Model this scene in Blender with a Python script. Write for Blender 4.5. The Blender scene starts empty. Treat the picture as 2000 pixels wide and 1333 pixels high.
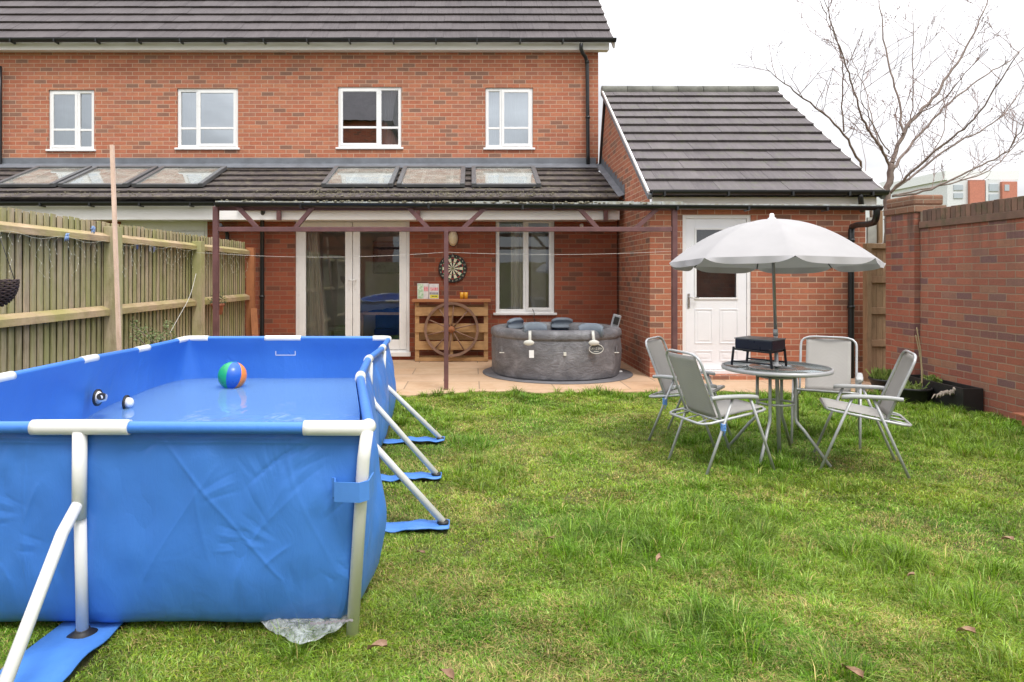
import bpy, math, random
import numpy as np
from mathutils import Vector, Matrix, Euler
random.seed(7); RNG = np.random.default_rng(11)
SC = bpy.context.scene
COL = SC.collection
R = math.radians
PI = math.pi

# ---------------------------------------------------------------- camera, sky, sun, exposure
EYE = 1.38
cam_d = bpy.data.cameras.new('camera'); cam = bpy.data.objects.new('camera', cam_d); COL.objects.link(cam)
cam.location = (0, 0, EYE); cam.rotation_euler = (R(90), 0, 0)
cam_d.sensor_width = 36; cam_d.lens = 24
cam_d.shift_x = 0.04; cam_d.shift_y = -0.0648
cam_d.clip_start = 0.05; cam_d.clip_end = 2000
SC.camera = cam

SUN_EL, SUN_AZ = R(60), R(150)          # azimuth: from behind the camera, to the right
w = bpy.data.worlds.new('World'); SC.world = w; w.use_nodes = True
nt = w.node_tree; nt.nodes.clear()
def N(tree, t, **kw):
    n = tree.nodes.new(t)
    for k, v in kw.items():
        setattr(n, k, v)
    return n
out = N(nt, 'ShaderNodeOutputWorld'); bg = N(nt, 'ShaderNodeBackground')
sky = N(nt, 'ShaderNodeTexSky', sky_type='NISHITA', sun_disc=False)
sky.sun_elevation = SUN_EL; sky.sun_rotation = SUN_AZ; sky.dust_density = 3; sky.air_density = 1.2
tc = N(nt, 'ShaderNodeTexCoord'); sep = N(nt, 'ShaderNodeSeparateXYZ')
nt.links.new(tc.outputs['Generated'], sep.inputs[0])
zc = N(nt, 'ShaderNodeMath', operation='MAXIMUM'); zc.inputs[1].default_value = 0.0
nt.links.new(sep.outputs['Z'], zc.inputs[0])
ramp = N(nt, 'ShaderNodeMath', operation='MULTIPLY_ADD'); ramp.inputs[1].default_value = 24.0; ramp.inputs[2].default_value = 6.2
nt.links.new(zc.outputs[0], ramp.inputs[0])
mp = N(nt, 'ShaderNodeMapping'); mp.inputs['Scale'].default_value = (1.6, 1.6, 5.0); mp.inputs['Location'].default_value = (1.3, .4, .2)
nt.links.new(tc.outputs['Generated'], mp.inputs[0])
cl = N(nt, 'ShaderNodeTexNoise'); cl.inputs['Scale'].default_value = 1.6; cl.inputs['Detail'].default_value = 6; cl.inputs['Roughness'].default_value = .52
nt.links.new(mp.outputs[0], cl.inputs['Vector'])
cr = N(nt, 'ShaderNodeMapRange'); cr.inputs[1].default_value = .40; cr.inputs[2].default_value = .66; cr.inputs[3].default_value = .52; cr.inputs[4].default_value = .98
nt.links.new(cl.outputs['Fac'], cr.inputs[0])
mul = N(nt, 'ShaderNodeMath', operation='MULTIPLY'); nt.links.new(ramp.outputs[0], mul.inputs[0]); nt.links.new(cr.outputs[0], mul.inputs[1])
tint = N(nt, 'ShaderNodeVectorMath', operation='SCALE'); tint.inputs[0].default_value = (1.0, 1.0, 1.03)
nt.links.new(mul.outputs[0], tint.inputs['Scale'])
mx = N(nt, 'ShaderNodeMix', data_type='RGBA'); mx.inputs[0].default_value = .9
nt.links.new(sky.outputs[0], mx.inputs[6]); nt.links.new(tint.outputs[0], mx.inputs[7])
nt.links.new(mx.outputs[2], bg.inputs[0]); bg.inputs[1].default_value = 0.084
nt.links.new(bg.outputs[0], out.inputs[0])

sd = bpy.data.lights.new('sun', 'SUN'); so = bpy.data.objects.new('sun', sd); COL.objects.link(so)
sd.energy = 1.4; sd.angle = R(18); sd.color = (1, .96, .9)
_d = Vector((math.sin(SUN_AZ) * math.cos(SUN_EL), math.cos(SUN_AZ) * math.cos(SUN_EL), math.sin(SUN_EL)))
so.rotation_euler = _d.to_track_quat('Z', 'Y').to_euler(); so.location = (0, 0, 20)
SC.view_settings.view_transform = 'Standard'; SC.view_settings.look = 'None'; SC.view_settings.gamma = 1
SC.view_settings.exposure = 0.8
SC.cycles.max_bounces = 7; SC.cycles.transparent_max_bounces = 10; SC.cycles.caustics_refractive = False; SC.cycles.caustics_reflective = False
SC.cycles.sample_clamp_indirect = 6

FX, VX, VY = 1333.0, 920.0, 537.0       # the measured pinhole: used to turn measurements into metres
def P(px, py, Y): return Vector(((px - VX) * Y / FX, Y, EYE + (VY - py) * Y / FX))
def G(px, py, z=0.0):
    Y = FX * (EYE - z) / (py - VY); return Vector(((px - VX) * Y / FX, Y, z))

# ---------------------------------------------------------------- materials
MATS = {}
class NT:
    def __init__(s, name):
        s.m = bpy.data.materials.new(name); s.m.use_nodes = True; s.t = s.m.node_tree; s.t.nodes.clear()
        s.o = s.n('ShaderNodeOutputMaterial'); s.p = s.n('ShaderNodeBsdfPrincipled'); s.l(s.p.outputs[0], s.o.inputs[0]); MATS[name] = s.m
    def n(s, t, **kw): return N(s.t, t, **kw)
    def l(s, a, b): s.t.links.new(a, b)
    def coord(s): return s.n('ShaderNodeTexCoord').outputs['Object']
    def mapping(s, v, sc=(1, 1, 1), rot=(0, 0, 0), loc=(0, 0, 0)):
        m = s.n('ShaderNodeMapping'); m.inputs['Scale'].default_value = sc; m.inputs['Rotation'].default_value = rot; m.inputs['Location'].default_value = loc
        s.l(v, m.inputs[0]); return m.outputs[0]
    def noise(s, v, scale, detail=4, rough=.55, dist=0):
        n = s.n('ShaderNodeTexNoise'); n.inputs['Scale'].default_value = scale; n.inputs['Detail'].default_value = detail
        n.inputs['Roughness'].default_value = rough; n.inputs['Distortion'].default_value = dist
        s.l(v, n.inputs['Vector']); return n.outputs['Fac']
    def rampc(s, f, stops):
        r = s.n('ShaderNodeValToRGB'); e = r.color_ramp.elements
        while len(e) < len(stops): e.new(.5)
        for q, (p, c) in zip(e, stops):
            q.position = p; q.color = (*c, 1) if len(c) == 3 else c
        s.l(f, r.inputs[0]); return r.outputs[0]
    def mix(s, f, a, b, blend='MIX'):
        m = s.n('ShaderNodeMix', data_type='RGBA', blend_type=blend)
        for i, v in ((0, f), (6, a), (7, b)):
            if isinstance(v, (int, float)): m.inputs[i].default_value = v
            elif isinstance(v, tuple): m.inputs[i].default_value = (*v, 1)
            else: s.l(v, m.inputs[i])
        return m.outputs[2]
    def math(s, op, a, b=0.0):
        m = s.n('ShaderNodeMath', operation=op)
        for i, v in ((0, a), (1, b)):
            if isinstance(v, (int, float)): m.inputs[i].default_value = v
            else: s.l(v, m.inputs[i])
        return m.outputs[0]
    def rng(s, f, a, b, c, d):
        m = s.n('ShaderNodeMapRange')
        for i, v in enumerate((a, b, c, d)): m.inputs[i + 1].default_value = v
        s.l(f, m.inputs[0]); return m.outputs[0]
    def attr(s, name, what='Fac'): return s.n('ShaderNodeAttribute', attribute_name=name).outputs[what]
    def bump(s, h, st=.3, dist=.01, prev=None):
        b = s.n('ShaderNodeBump'); b.inputs['Strength'].default_value = st; b.inputs['Distance'].default_value = dist
        s.l(h, b.inputs['Height'])
        if prev is not None: s.l(prev, b.inputs['Normal'])
        s.l(b.outputs[0], s.p.inputs['Normal']); return b.outputs[0]
    def set(s, col=None, rough=None, metal=None, spec=None):
        for k, v in (('Base Color', col), ('Roughness', rough), ('Metallic', metal), ('Specular IOR Level', spec)):
            if v is None: continue
            if isinstance(v, (int, float)): s.p.inputs[k].default_value = v
            elif isinstance(v, tuple): s.p.inputs[k].default_value = (*v, 1)
            else: s.l(v, s.p.inputs[k])

def simple(name, c, rough=.5, metal=0, var=.12, vscale=6, bump=0, bscale=60, c2=None, sc=(1, 1, 1), spec=None):
    m = NT(name); co = m.mapping(m.coord(), sc)
    c2 = c2 or tuple(x * (1 - var) for x in c)
    m.set(m.mix(m.rng(m.noise(co, vscale), .35, .65, 0, 1), c, c2), None, metal, spec)
    m.l(m.rng(m.noise(co, vscale * 2.3), .3, .7, rough * .85, min(1, rough * 1.15)), m.p.inputs['Roughness'])
    if bump: m.bump(m.noise(co, bscale, 3), bump, .004)
    return m.m

def brick(name, stops, mortar, bw=.225, rh=.075, ms=.005, offx=0., wob=.0, dirt=.15, dcol=(.05, .04, .035), bump=.5, streak=0., tone=(.56, .24, .135)):
    m = NT(name); geo = m.n('ShaderNodeNewGeometry'); tcn = m.n('ShaderNodeTexCoord')
    sp = m.n('ShaderNodeSeparateXYZ'); m.l(tcn.outputs['Object'], sp.inputs[0])
    sn = m.n('ShaderNodeSeparateXYZ'); m.l(tcn.outputs['Normal'], sn.inputs[0])
    side = m.math('GREATER_THAN', m.math('ABSOLUTE', sn.outputs['X']), .6)
    top = m.math('GREATER_THAN', m.math('ABSOLUTE', sn.outputs['Z']), .6)
    def mixf(f, a, b):
        q = m.n('ShaderNodeMix', data_type='FLOAT'); m.l(f, q.inputs[0]); m.l(a, q.inputs[2]); m.l(b, q.inputs[3]); return q.outputs[0]
    u = mixf(side, sp.outputs['X'], sp.outputs['Y']); v = mixf(top, sp.outputs['Z'], sp.outputs['Y'])
    cb = m.n('ShaderNodeCombineXYZ'); m.l(m.math('ADD', u, 50 + offx), cb.inputs[0]); m.l(m.math('ADD', v, 9.0), cb.inputs[1])
    vec = cb.outputs[0]
    nz = m.n('ShaderNodeTexNoise'); nz.inputs['Scale'].default_value = 14; nz.inputs['Detail'].default_value = 3; m.l(tcn.outputs['Object'], nz.inputs['Vector'])
    vs = m.n('ShaderNodeVectorMath', operation='MULTIPLY_ADD'); m.l(nz.outputs['Color'], vs.inputs[0]); vs.inputs[1].default_value = (wob, wob, 0); m.l(vec, vs.inputs[2])
    b = m.n('ShaderNodeTexBrick'); b.offset = .5
    for k, q in (('Scale', 1), ('Mortar Size', ms), ('Mortar Smooth', .25), ('Bias', 0), ('Brick Width', bw), ('Row Height', rh)): b.inputs[k].default_value = q
    b.inputs['Color1'].default_value = (0, 0, 0, 1); b.inputs['Color2'].default_value = (1, 1, 1, 1); b.inputs['Mortar'].default_value = (.5, .5, .5, 1)
    m.l(vs.outputs[0], b.inputs['Vector'])
    col = m.rampc(b.outputs['Color'], stops)
    fine = m.noise(tcn.outputs['Object'], 55, 5, .7)
    col = m.mix(m.rng(fine, .3, .7, 0, .5), col, m.mix(.5, col, tone))
    blot = m.noise(m.mapping(tcn.outputs['Object'], (1, 1, 2.2)), 21, 4, .6)
    col = m.mix(m.rng(blot, .45, .72, 0, .5), col, m.mix(.5, col, (.16, .075, .055)))
    mid = m.noise(tcn.outputs['Object'], 9, 4, .6)
    col = m.mix(m.rng(mid, .45, .75, 0, .45), col, m.mix(.45, col, (.13, .06, .05)))
    mort = m.mix(m.noise(tcn.outputs['Object'], 5), mortar, tuple(x * .72 for x in mortar))
    col = m.mix(b.outputs['Fac'], col, mort)
    big = m.noise(m.mapping(tcn.outputs['Object'], (1, 1, .5)), 1.1, 5, .6)
    col = m.mix(m.rng(big, .45, .72, 0, dirt), col, dcol)
    if streak:
        st = m.noise(m.mapping(tcn.outputs['Object'], (9, 9, .7)), 1.0, 4, .6)
        h = m.rng(sp.outputs['Z'], streak - .5, streak, 0, 1)
        col = m.mix(m.math('MULTIPLY', m.math('MULTIPLY', m.rng(st, .45, .7, 0, .8), h), 1), col, (.07, .05, .04))
    m.set(col, .88)
    hgt = m.math('ADD', m.math('MULTIPLY', b.outputs['Fac'], -1.0), m.math('MULTIPLY', fine, .5))
    m.bump(hgt, bump, .012)
    return m.m

def glassy(name, tint=(.9, .93, .93), fac=.10, rough=.0, spot=False, haze_=0):
    m = NT(name); m.t.nodes.remove(m.p)
    gl = m.n('ShaderNodeBsdfGlossy'); gl.inputs['Roughness'].default_value = rough; gl.inputs['Color'].default_value = (.88, .95, 1, 1)
    tr = m.n('ShaderNodeBsdfTransparent'); tr.inputs['Color'].default_value = (*tint, 1)
    fr = m.n('ShaderNodeFresnel'); fr.inputs['IOR'].default_value = 1.5
    f = m.math('ADD', fr.outputs[0], fac)
    co = m.coord(); bp = m.n('ShaderNodeBump'); bp.inputs['Strength'].default_value = .04; bp.inputs['Distance'].default_value = .02
    m.l(m.noise(co, 2.2, 2), bp.inputs['Height']); m.l(bp.outputs[0], gl.inputs['Normal'])
    ms = m.n('ShaderNodeMixShader'); m.l(f, ms.inputs[0]); m.l(tr.outputs[0], ms.inputs[1]); m.l(gl.outputs[0], ms.inputs[2])
    last = ms.outputs[0]
    if haze_:
        df = m.n('ShaderNodeBsdfDiffuse'); df.inputs['Color'].default_value = (.50, .53, .50, 1); m2 = m.n('ShaderNodeMixShader'); m2.inputs[0].default_value = haze_; m.l(last, m2.inputs[1]); m.l(df.outputs[0], m2.inputs[2]); last = m2.outputs[0]
    if spot:    # algae and dirt on the roof lights
        df = m.n('ShaderNodeBsdfDiffuse'); df.inputs['Color'].default_value = (.40, .39, .35, 1)
        v = m.rng(m.noise(co, 3.5, 6, .7), .42, .70, .25, .6)
        sp_ = m.rng(m.noise(co, 16, 3), .70, .76, 0, .9)
        ff = m.math('MAXIMUM', v, sp_)
        m2 = m.n('ShaderNodeMixShader'); m.l(ff, m2.inputs[0]); m.l(last, m2.inputs[1]); m.l(df.outputs[0], m2.inputs[2]); last = m2.outputs[0]
    m.l(last, m.o.inputs[0]); return m.m

def tile_mat(name, a, b, moss=0.0, mosscol=(.16, .15, .08)):
    m = NT(name); co = m.coord(); r = m.attr('rnd')
    col = m.mix(r, a, b)
    col = m.mix(m.rng(m.noise(m.mapping(co, (30, 2, 2)), 1.6, 4, .6), .35, .7, 0, .5), col, tuple(x * 1.6 for x in b))
    col = m.mix(m.rng(m.noise(co, 1.3, 5, .65), .45, .75, 0, .45), col, tuple(x * .55 for x in a))
    if moss: col = m.mix(m.rng(m.noise(co, 7, 6, .7), .55 - moss * .22, .70 - moss * .2, 0, .85), col, mosscol)
    m.set(col, .78); m.bump(m.noise(co, 70, 4, .7), .35, .006); return m.m
BR = [(0, (.33, .105, .062)), (.16, (.43, .135, .075)), (.30, (.47, .19, .105)), (.44, (.39, .115, .062)), (.56, (.48, .175, .10)), (.68, (.34, .13, .075)), (.78, (.44, .16, .105)), (.86, (.29, .12, .08)), (.93, (.185, .105, .08)), (1, (.24, .13, .095))]
BR = [(p, (c[0] * 1.06, c[1] * 1.05, c[2] * 1.0)) for p, c in BR]
M_brick = brick('house_brick', BR, (.60, .405, .29), ms=.006, dirt=.12)
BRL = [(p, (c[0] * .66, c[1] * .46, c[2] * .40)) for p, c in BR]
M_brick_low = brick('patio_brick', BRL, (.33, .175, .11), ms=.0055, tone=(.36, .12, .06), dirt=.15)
M_brick_out = brick('outbuilding_brick', [(p, (c[0] * .93, c[1] * .9, c[2] * .9)) for p, c in BR], (.60, .41, .29), offx=.07, ms=.006, dirt=.15)
BRG = [(0, (.33, .092, .060)), (.2, (.39, .125, .078)), (.36, (.26, .080, .06)), (.52, (.35, .105, .07)), (.66, (.30, .12, .08)), (.76, (.17, .075, .075)), (.86, (.14, .08, .095)), (.94, (.36, .18, .11)), (1, (.28, .10, .07))]
BRG = [(p, (c[0] * 1.03, c[1] * 1.06, c[2] * 1.06)) for p, c in BRG]
M_coping_brick = tile_mat('coping_bricks', (.085, .058, .048), (.20, .115, .08), .3, (.09, .085, .045))
M_brick_wall = brick('garden_brick', BRG, (.40, .28, .20), wob=.010, ms=.006, dirt=.35, dcol=(.12, .07, .05), streak=1.95, bump=.8)
M_coping = brick('coping_brick', [(0, (.13, .07, .055)), (.4, (.19, .10, .07)), (.7, (.10, .065, .055)), (1, (.22, .13, .08))], (.30, .23, .17), bw=.075, rh=.26, ms=.006, wob=.008, dirt=.6, dcol=(.07, .065, .04), bump=.9)
M_cream = simple('upvc_white', (.86, .86, .86), .30, var=.05, vscale=3)
M_fascia = simple('fascia_white', (.86, .84, .83), .45, var=.10, vscale=2, sc=(1, 1, 6), c2=(.78, .75, .73))
M_black = simple('gutter_black', (.016, .018, .019), .35, var=.3)
M_lead = simple('lead_flashing', (.17, .185, .21), .5, var=.25, vscale=5, bump=.2, bscale=12)
M_tile = tile_mat('roof_tile', (.058, .047, .050), (.085, .072, .074))
M_tile_moss = tile_mat('mossy_roof_tile', (.050, .040, .040), (.074, .061, .059), .35, (.14, .12, .085))
M_tile_gar = tile_mat('outbuilding_tile', (.082, .070, .074), (.112, .098, .100), .10, (.11, .11, .08))
M_ridge = simple('ridge_tile', (.20, .20, .17), .8, var=.4, vscale=5, bump=.3)
M_debris = simple('gutter_moss', (.30, .27, .19), .95, c2=(.12, .11, .06), vscale=30, bump=.8, bscale=50)
M_glass = glassy('window_glass', fac=.50)
M_glass_dark = glassy('door_glass', (.98, .98, .97), fac=.09)
M_glass_roof = glassy('roof_glass', (.8, .85, .8), fac=.25, spot=True)
M_curtain = simple('net_curtain', (.80, .85, .93), .9, var=.15, vscale=3, sc=(6, 6, .4))
M_curtain_b = simple('beige_curtain', (.70, .66, .57), .9, var=.2, vscale=3, sc=(8, 8, .4))
M_inside = simple('room_plaster', (.86, .83, .77), .9, var=.15, vscale=2)
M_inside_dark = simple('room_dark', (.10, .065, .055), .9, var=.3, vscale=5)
M_inside_floor = simple('room_floor', (.36, .27, .19), .7, var=.3, vscale=5)
M_blue_cloth = simple('blue_cloth', (.05, .10, .42), .8, var=.3, vscale=5)
M_brown = simple('pergola_paint', (.165, .072, .070), .55, var=.25, vscale=8, c2=(.115, .05, .05), bump=.15)
M_frame_silver = simple('grey_metal', (.48, .49, .50), .36, metal=.2, var=.12, vscale=12)
M_plastic_grey = simple('grey_plastic', (.44, .45, .45), .45, var=.1)
def fabric(name, c, tr=.25, sc=700):
    m = NT(name); co = m.coord(); col = m.mix(m.rng(m.noise(co, 4, 4), .3, .7, 0, 1), c, tuple(x * .9 for x in c))
    m.set(col, .85); w1 = m.n('ShaderNodeTexWave'); w1.inputs['Scale'].default_value = sc / 10; m.l(co, w1.inputs['Vector'])
    m.bump(m.math('ADD', w1.outputs['Fac'], m.noise(co, 6, 3)), .15, .006)
    tl = m.n('ShaderNodeBsdfTranslucent'); m.l(col, tl.inputs[0]); ms = m.n('ShaderNodeMixShader'); ms.inputs[0].default_value = tr
    m.l(m.p.outputs[0], ms.inputs[1]); m.l(tl.outputs[0], ms.inputs[2]); m.l(ms.outputs[0], m.o.inputs[0]); return m.m
M_textile = fabric('textile_mesh', (.52, .50, .475), .2)
M_canopy = fabric('canopy_cloth', (.43, .42, .425), .15)
M_black_metal = simple('black_enamel', (.012, .014, .02), .32, var=.2)
M_dark_plastic = simple('black_plastic', (.02, .02, .021), .5, var=.3, bump=.1)
M_pole_white = simple('powder_white', (.78, .78, .76), .32, var=.06, vscale=4)
def liner_mat():
    m = NT('pool_liner'); co = m.coord()
    c = m.mix(m.rng(m.noise(co, 1.6, 4), .3, .7, 0, 1), (.058, .215, .65), (.05, .19, .60)); m.set(c, .36, 0, .5)
    n1 = m.noise(m.mapping(co, (1, 1, .6)), 9, 4, .55, 1.2)
    n2 = m.noise(m.mapping(co, (1, 1, .35), (0, .6, .3)), 22, 4, .6, 1.5)
    m.bump(m.math('ADD', m.math('MULTIPLY', n1, .7), m.math('MULTIPLY', n2, .25)), .22, .02); return m.m
M_liner = liner_mat()
M_strap = simple('strap_blue', (.075, .24, .66), .55, var=.12, bump=.3, bscale=30)
def water_mat():
    m = NT('pool_water'); m.t.nodes.remove(m.p); co = m.coord()
    tr = m.n('ShaderNodeBsdfTransparent'); tr.inputs[0].default_value = (.92, .97, 1.0, 1)
    gl = m.n('ShaderNodeBsdfGlossy'); gl.inputs['Roughness'].default_value = .015
    fr = m.n('ShaderNodeFresnel'); fr.inputs[0].default_value = 1.38
    b = m.n('ShaderNodeBump'); b.inputs['Strength'].default_value = .28; b.inputs['Distance'].default_value = .03
    m.l(m.noise(m.mapping(co, (1, .6, 1)), 5, 3, .5, .6), b.inputs['Height']); m.l(b.outputs[0], gl.inputs['Normal'])
    ms = m.n('ShaderNodeMixShader'); m.l(fr.outputs[0], ms.inputs[0]); m.l(tr.outputs[0], ms.inputs[1]); m.l(gl.outputs[0], ms.inputs[2])
    df = m.n('ShaderNodeBsdfDiffuse'); df.inputs[0].default_value = (.34, .62, .96, 1); m2 = m.n('ShaderNodeMixShader'); m2.inputs[0].default_value = .22; m.l(ms.outputs[0], m2.inputs[1]); m.l(df.outputs[0], m2.inputs[2])
    m.l(m2.outputs[0], m.o.inputs[0]); return m.m
M_water = water_mat()
def wood(name, a, b, sc=(2, 2, .25), green=0, gcol=(.17, .19, .06), rough=.85, rnd=True, knots=True):
    m = NT(name); co = m.coord()
    off = m.n('ShaderNodeVectorMath', operation='ADD'); m.l(co, off.inputs[0])
    if rnd:
        r = m.attr('rnd'); cb = m.n('ShaderNodeCombineXYZ'); m.l(m.math('MULTIPLY', r, 37), cb.inputs[0]); m.l(m.math('MULTIPLY', r, 19), cb.inputs[2]); m.l(cb.outputs[0], off.inputs[1])
    g = m.noise(m.mapping(off.outputs[0], tuple(x * 12 for x in sc)), 1.6, 5, .6, .4)
    col = m.mix(m.rng(g, .3, .72, 0, 1), a, b)
    if rnd: col = m.mix(m.math('MULTIPLY', r, .45), col, tuple((x * .6 + y * .4) * 1.25 for x, y in zip(a, b)))
    col = m.mix(m.rng(m.noise(off.outputs[0], 4, 5, .65), .5, .75, 0, .55), col, tuple(x * .5 for x in b))
    if green: col = m.mix(m.rng(m.noise(m.mapping(off.outputs[0], (1, 1, .35)), 2.6, 5, .6), .40, .62, 0, green), col, gcol)
    m.set(col, rough); m.bump(m.math('ADD', g, m.noise(co, 60, 3)), .35, .006); return m.m
M_fence = wood('fence_wood', (.56, .47, .33), (.30, .23, .15), green=.7, gcol=(.29, .32, .10))
M_gap_shade = simple('fence_gap_shade', (.12, .12, .05), .9)  # dark green standing in for the shade between the fence boards
M_rail = wood('rail_wood', (.50, .38, .24), (.30, .21, .12), (.25, .25, 2), .7, (.30, .29, .08))
M_gate = wood('gate_wood', (.38, .24, .14), (.22, .13, .075), green=.25, gcol=(.12, .12, .05))
M_pallet = wood('pallet_wood', (.52, .32, .15), (.36, .19, .08), (.25, 2, 2))
M_shelf = wood('shelf_wood', (.46, .20, .09), (.34, .14, .06), (.25, 2, 2))
M_wheel = wood('wheel_wood', (.30, .17, .115), (.17, .10, .07), (1, 1, 1))
M_batten = wood('batten_wood', (.74, .56, .44), (.62, .43, .32), (2, 2, .25), rnd=False)
M_orange_wood = wood('plank_wood', (.42, .17, .07), (.28, .11, .05), (2, 2, .25))
M_terracotta = simple('terracotta', (.42, .15, .08), .8, var=.3, bump=.2)
M_soil = simple('soil', (.07, .05, .035), .95, c2=(.14, .11, .06), vscale=14, bump=.8, bscale=30)
M_bark = simple('bark', (.24, .185, .155), .85, c2=(.15, .115, .10), vscale=8, bump=.5, bscale=40)
M_twig = simple('twig', (.34, .25, .23), .8, c2=(.22, .16, .15), vscale=6)
def leafm(name, a, b):
    m = NT(name); r = m.attr('rnd'); m.set(m.mix(r, a, b), .6); return m.m
M_leaf = leafm('shrub_leaf', (.10, .15, .05), (.22, .27, .11))
M_leaf_pot = leafm('pot_leaf', (.12, .20, .03), (.26, .32, .07))
M_deadleaf = simple('dead_leaf', (.20, .11, .06), .7, c2=(.32, .20, .13), vscale=30, bump=.4)
M_cable = simple('cable_black', (.015, .015, .015), .5)
M_rope = simple('rope_white', (.66, .64, .60), .7)
def tub_mat():
    m = NT('tub_leatherette'); co = m.coord()
    n = m.noise(m.mapping(co, (1, 1, 1.3), (.3, .2, 0)), 4, 8, .68, .5)
    col = m.rampc(n, [(.30, (.105, .105, .115)), (.5, (.165, .163, .176)), (.68, (.27, .268, .285))])
    m.set(col, .48); h = m.noise(m.mapping(co, (1, 1, 2.2), (.5, .3, 0)), 7, 5, .6, 2.0)
    m.bump(h, .45, .03); return m.m
M_tub = tub_mat()
M_tub_in = simple('tub_lining', (.03, .06, .17), .3, var=.4, vscale=20)
M_pillow = simple('headrest_foam', (.20, .24, .29), .55, var=.12)
M_mat = simple('tub_mat', (.15, .145, .155), .7, var=.2, bump=.2)
def slab_mat():
    m = NT('patio_sandstone'); co = m.coord()
    b = m.n('ShaderNodeTexBrick'); b.offset = .5
    for k, q in (('Scale', 1), ('Mortar Size', .009), ('Mortar Smooth', .3), ('Brick Width', .9), ('Row Height', .6)): b.inputs[k].default_value = q
    b.inputs['Color1'].default_value = (0, 0, 0, 1); b.inputs['Color2'].default_value = (1, 1, 1, 1)
    m.l(m.mapping(co, loc=(50.3, 50.1, 0)), b.inputs['Vector'])
    c = m.rampc(b.outputs['Color'], [(0, (.50, .315, .19)), (.5, (.56, .38, .25)), (1, (.47, .32, .20))])
    c = m.mix(m.rng(m.noise(co, 2.2, 6, .65), .45, .7, 0, .55), c, (.38, .22, .11))
    c = m.mix(m.rng(m.noise(co, 14, 5, .7), .5, .75, 0, .35), c, (.62, .48, .36))
    c = m.mix(m.math('MULTIPLY', b.outputs['Fac'], .85), c, (.26, .19, .13)); m.set(c, .75)
    m.bump(m.math('SUBTRACT', m.noise(co, 20, 5, .6), m.math('MULTIPLY', b.outputs['Fac'], .5)), .25, .01); return m.m
M_slab = slab_mat()
def lawn_mat():
    m = NT('lawn_soil'); co = m.coord()
    c = m.mix(m.rng(m.noise(co, 2.2, 5, .6), .35, .65, 0, 1), (.10, .12, .025), (.17, .17, .05))
    c = m.mix(m.rng(m.noise(co, 26, 5, .7), .45, .7, 0, .8), c, (.05, .045, .02)); m.set(c, .95)
    m.bump(m.noise(co, 45, 6, .75), 1.0, .03); return m.m
M_lawn = lawn_mat()
def grass_mat():
    m = NT('grass_blade'); c = m.attr('col', 'Color'); m.set(c, .5, 0, .35)
    tl = m.n('ShaderNodeBsdfTranslucent'); m.l(m.mix(.5, c, m.mix(1.0, c, (1.0, 1.15, .5), 'MULTIPLY')), tl.inputs[0]); ms = m.n('ShaderNodeMixShader'); ms.inputs[0].default_value = .35
    m.l(m.p.outputs[0], ms.inputs[1]); m.l(tl.outputs[0], ms.inputs[2]); m.l(ms.outputs[0], m.o.inputs[0]); return m.m
M_grass = grass_mat()
def flat(name, c, rough=.5, metal=0): return simple(name, c, rough, metal, var=.06, vscale=9)
M_red = flat('red', (.45, .03, .03)); M_green = flat('green', (.02, .22, .08)); M_cream2 = flat('bone', (.72, .66, .50)); M_bk = flat('ink_black', (.015, .015, .015))
M_brass = flat('door_handle_metal', (.55, .55, .55), .25, .8)
def cup_glass():
    return simple('amber_glass', (.75, .36, .03), .25, var=.1)
M_amber = cup_glass()
M_clearpoly = NT('clear_plastic')
def poly_setup():
    m = M_clearpoly; co = m.coord(); m.set((.62, .66, .66), .18); tr = m.n('ShaderNodeBsdfTransparent'); ms = m.n('ShaderNodeMixShader')
    m.l(m.rng(m.noise(co, 16, 5, .6, 2), .38, .66, .22, .72), ms.inputs[0]); m.l(tr.outputs[0], ms.inputs[1]); m.l(m.p.outputs[0], ms.inputs[2]); m.l(ms.outputs[0], m.o.inputs[0])
    m.bump(m.noise(co, 24, 4, .6, 2), .8, .02)
    return m.m
M_clear = poly_setup()
def sheet_mat():
    m = NT('canopy_sheet'); m.set((.55, .55, .50), .35); tr = m.n('ShaderNodeBsdfTransparent'); tr.inputs[0].default_value = (.86, .86, .83, 1); ms = m.n('ShaderNodeMixShader')
    ms.inputs[0].default_value = .35; m.l(tr.outputs[0], ms.inputs[1]); m.l(m.p.outputs[0], ms.inputs[2]); m.l(ms.outputs[0], m.o.inputs[0]); return m.m
M_sheet = sheet_mat()

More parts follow.
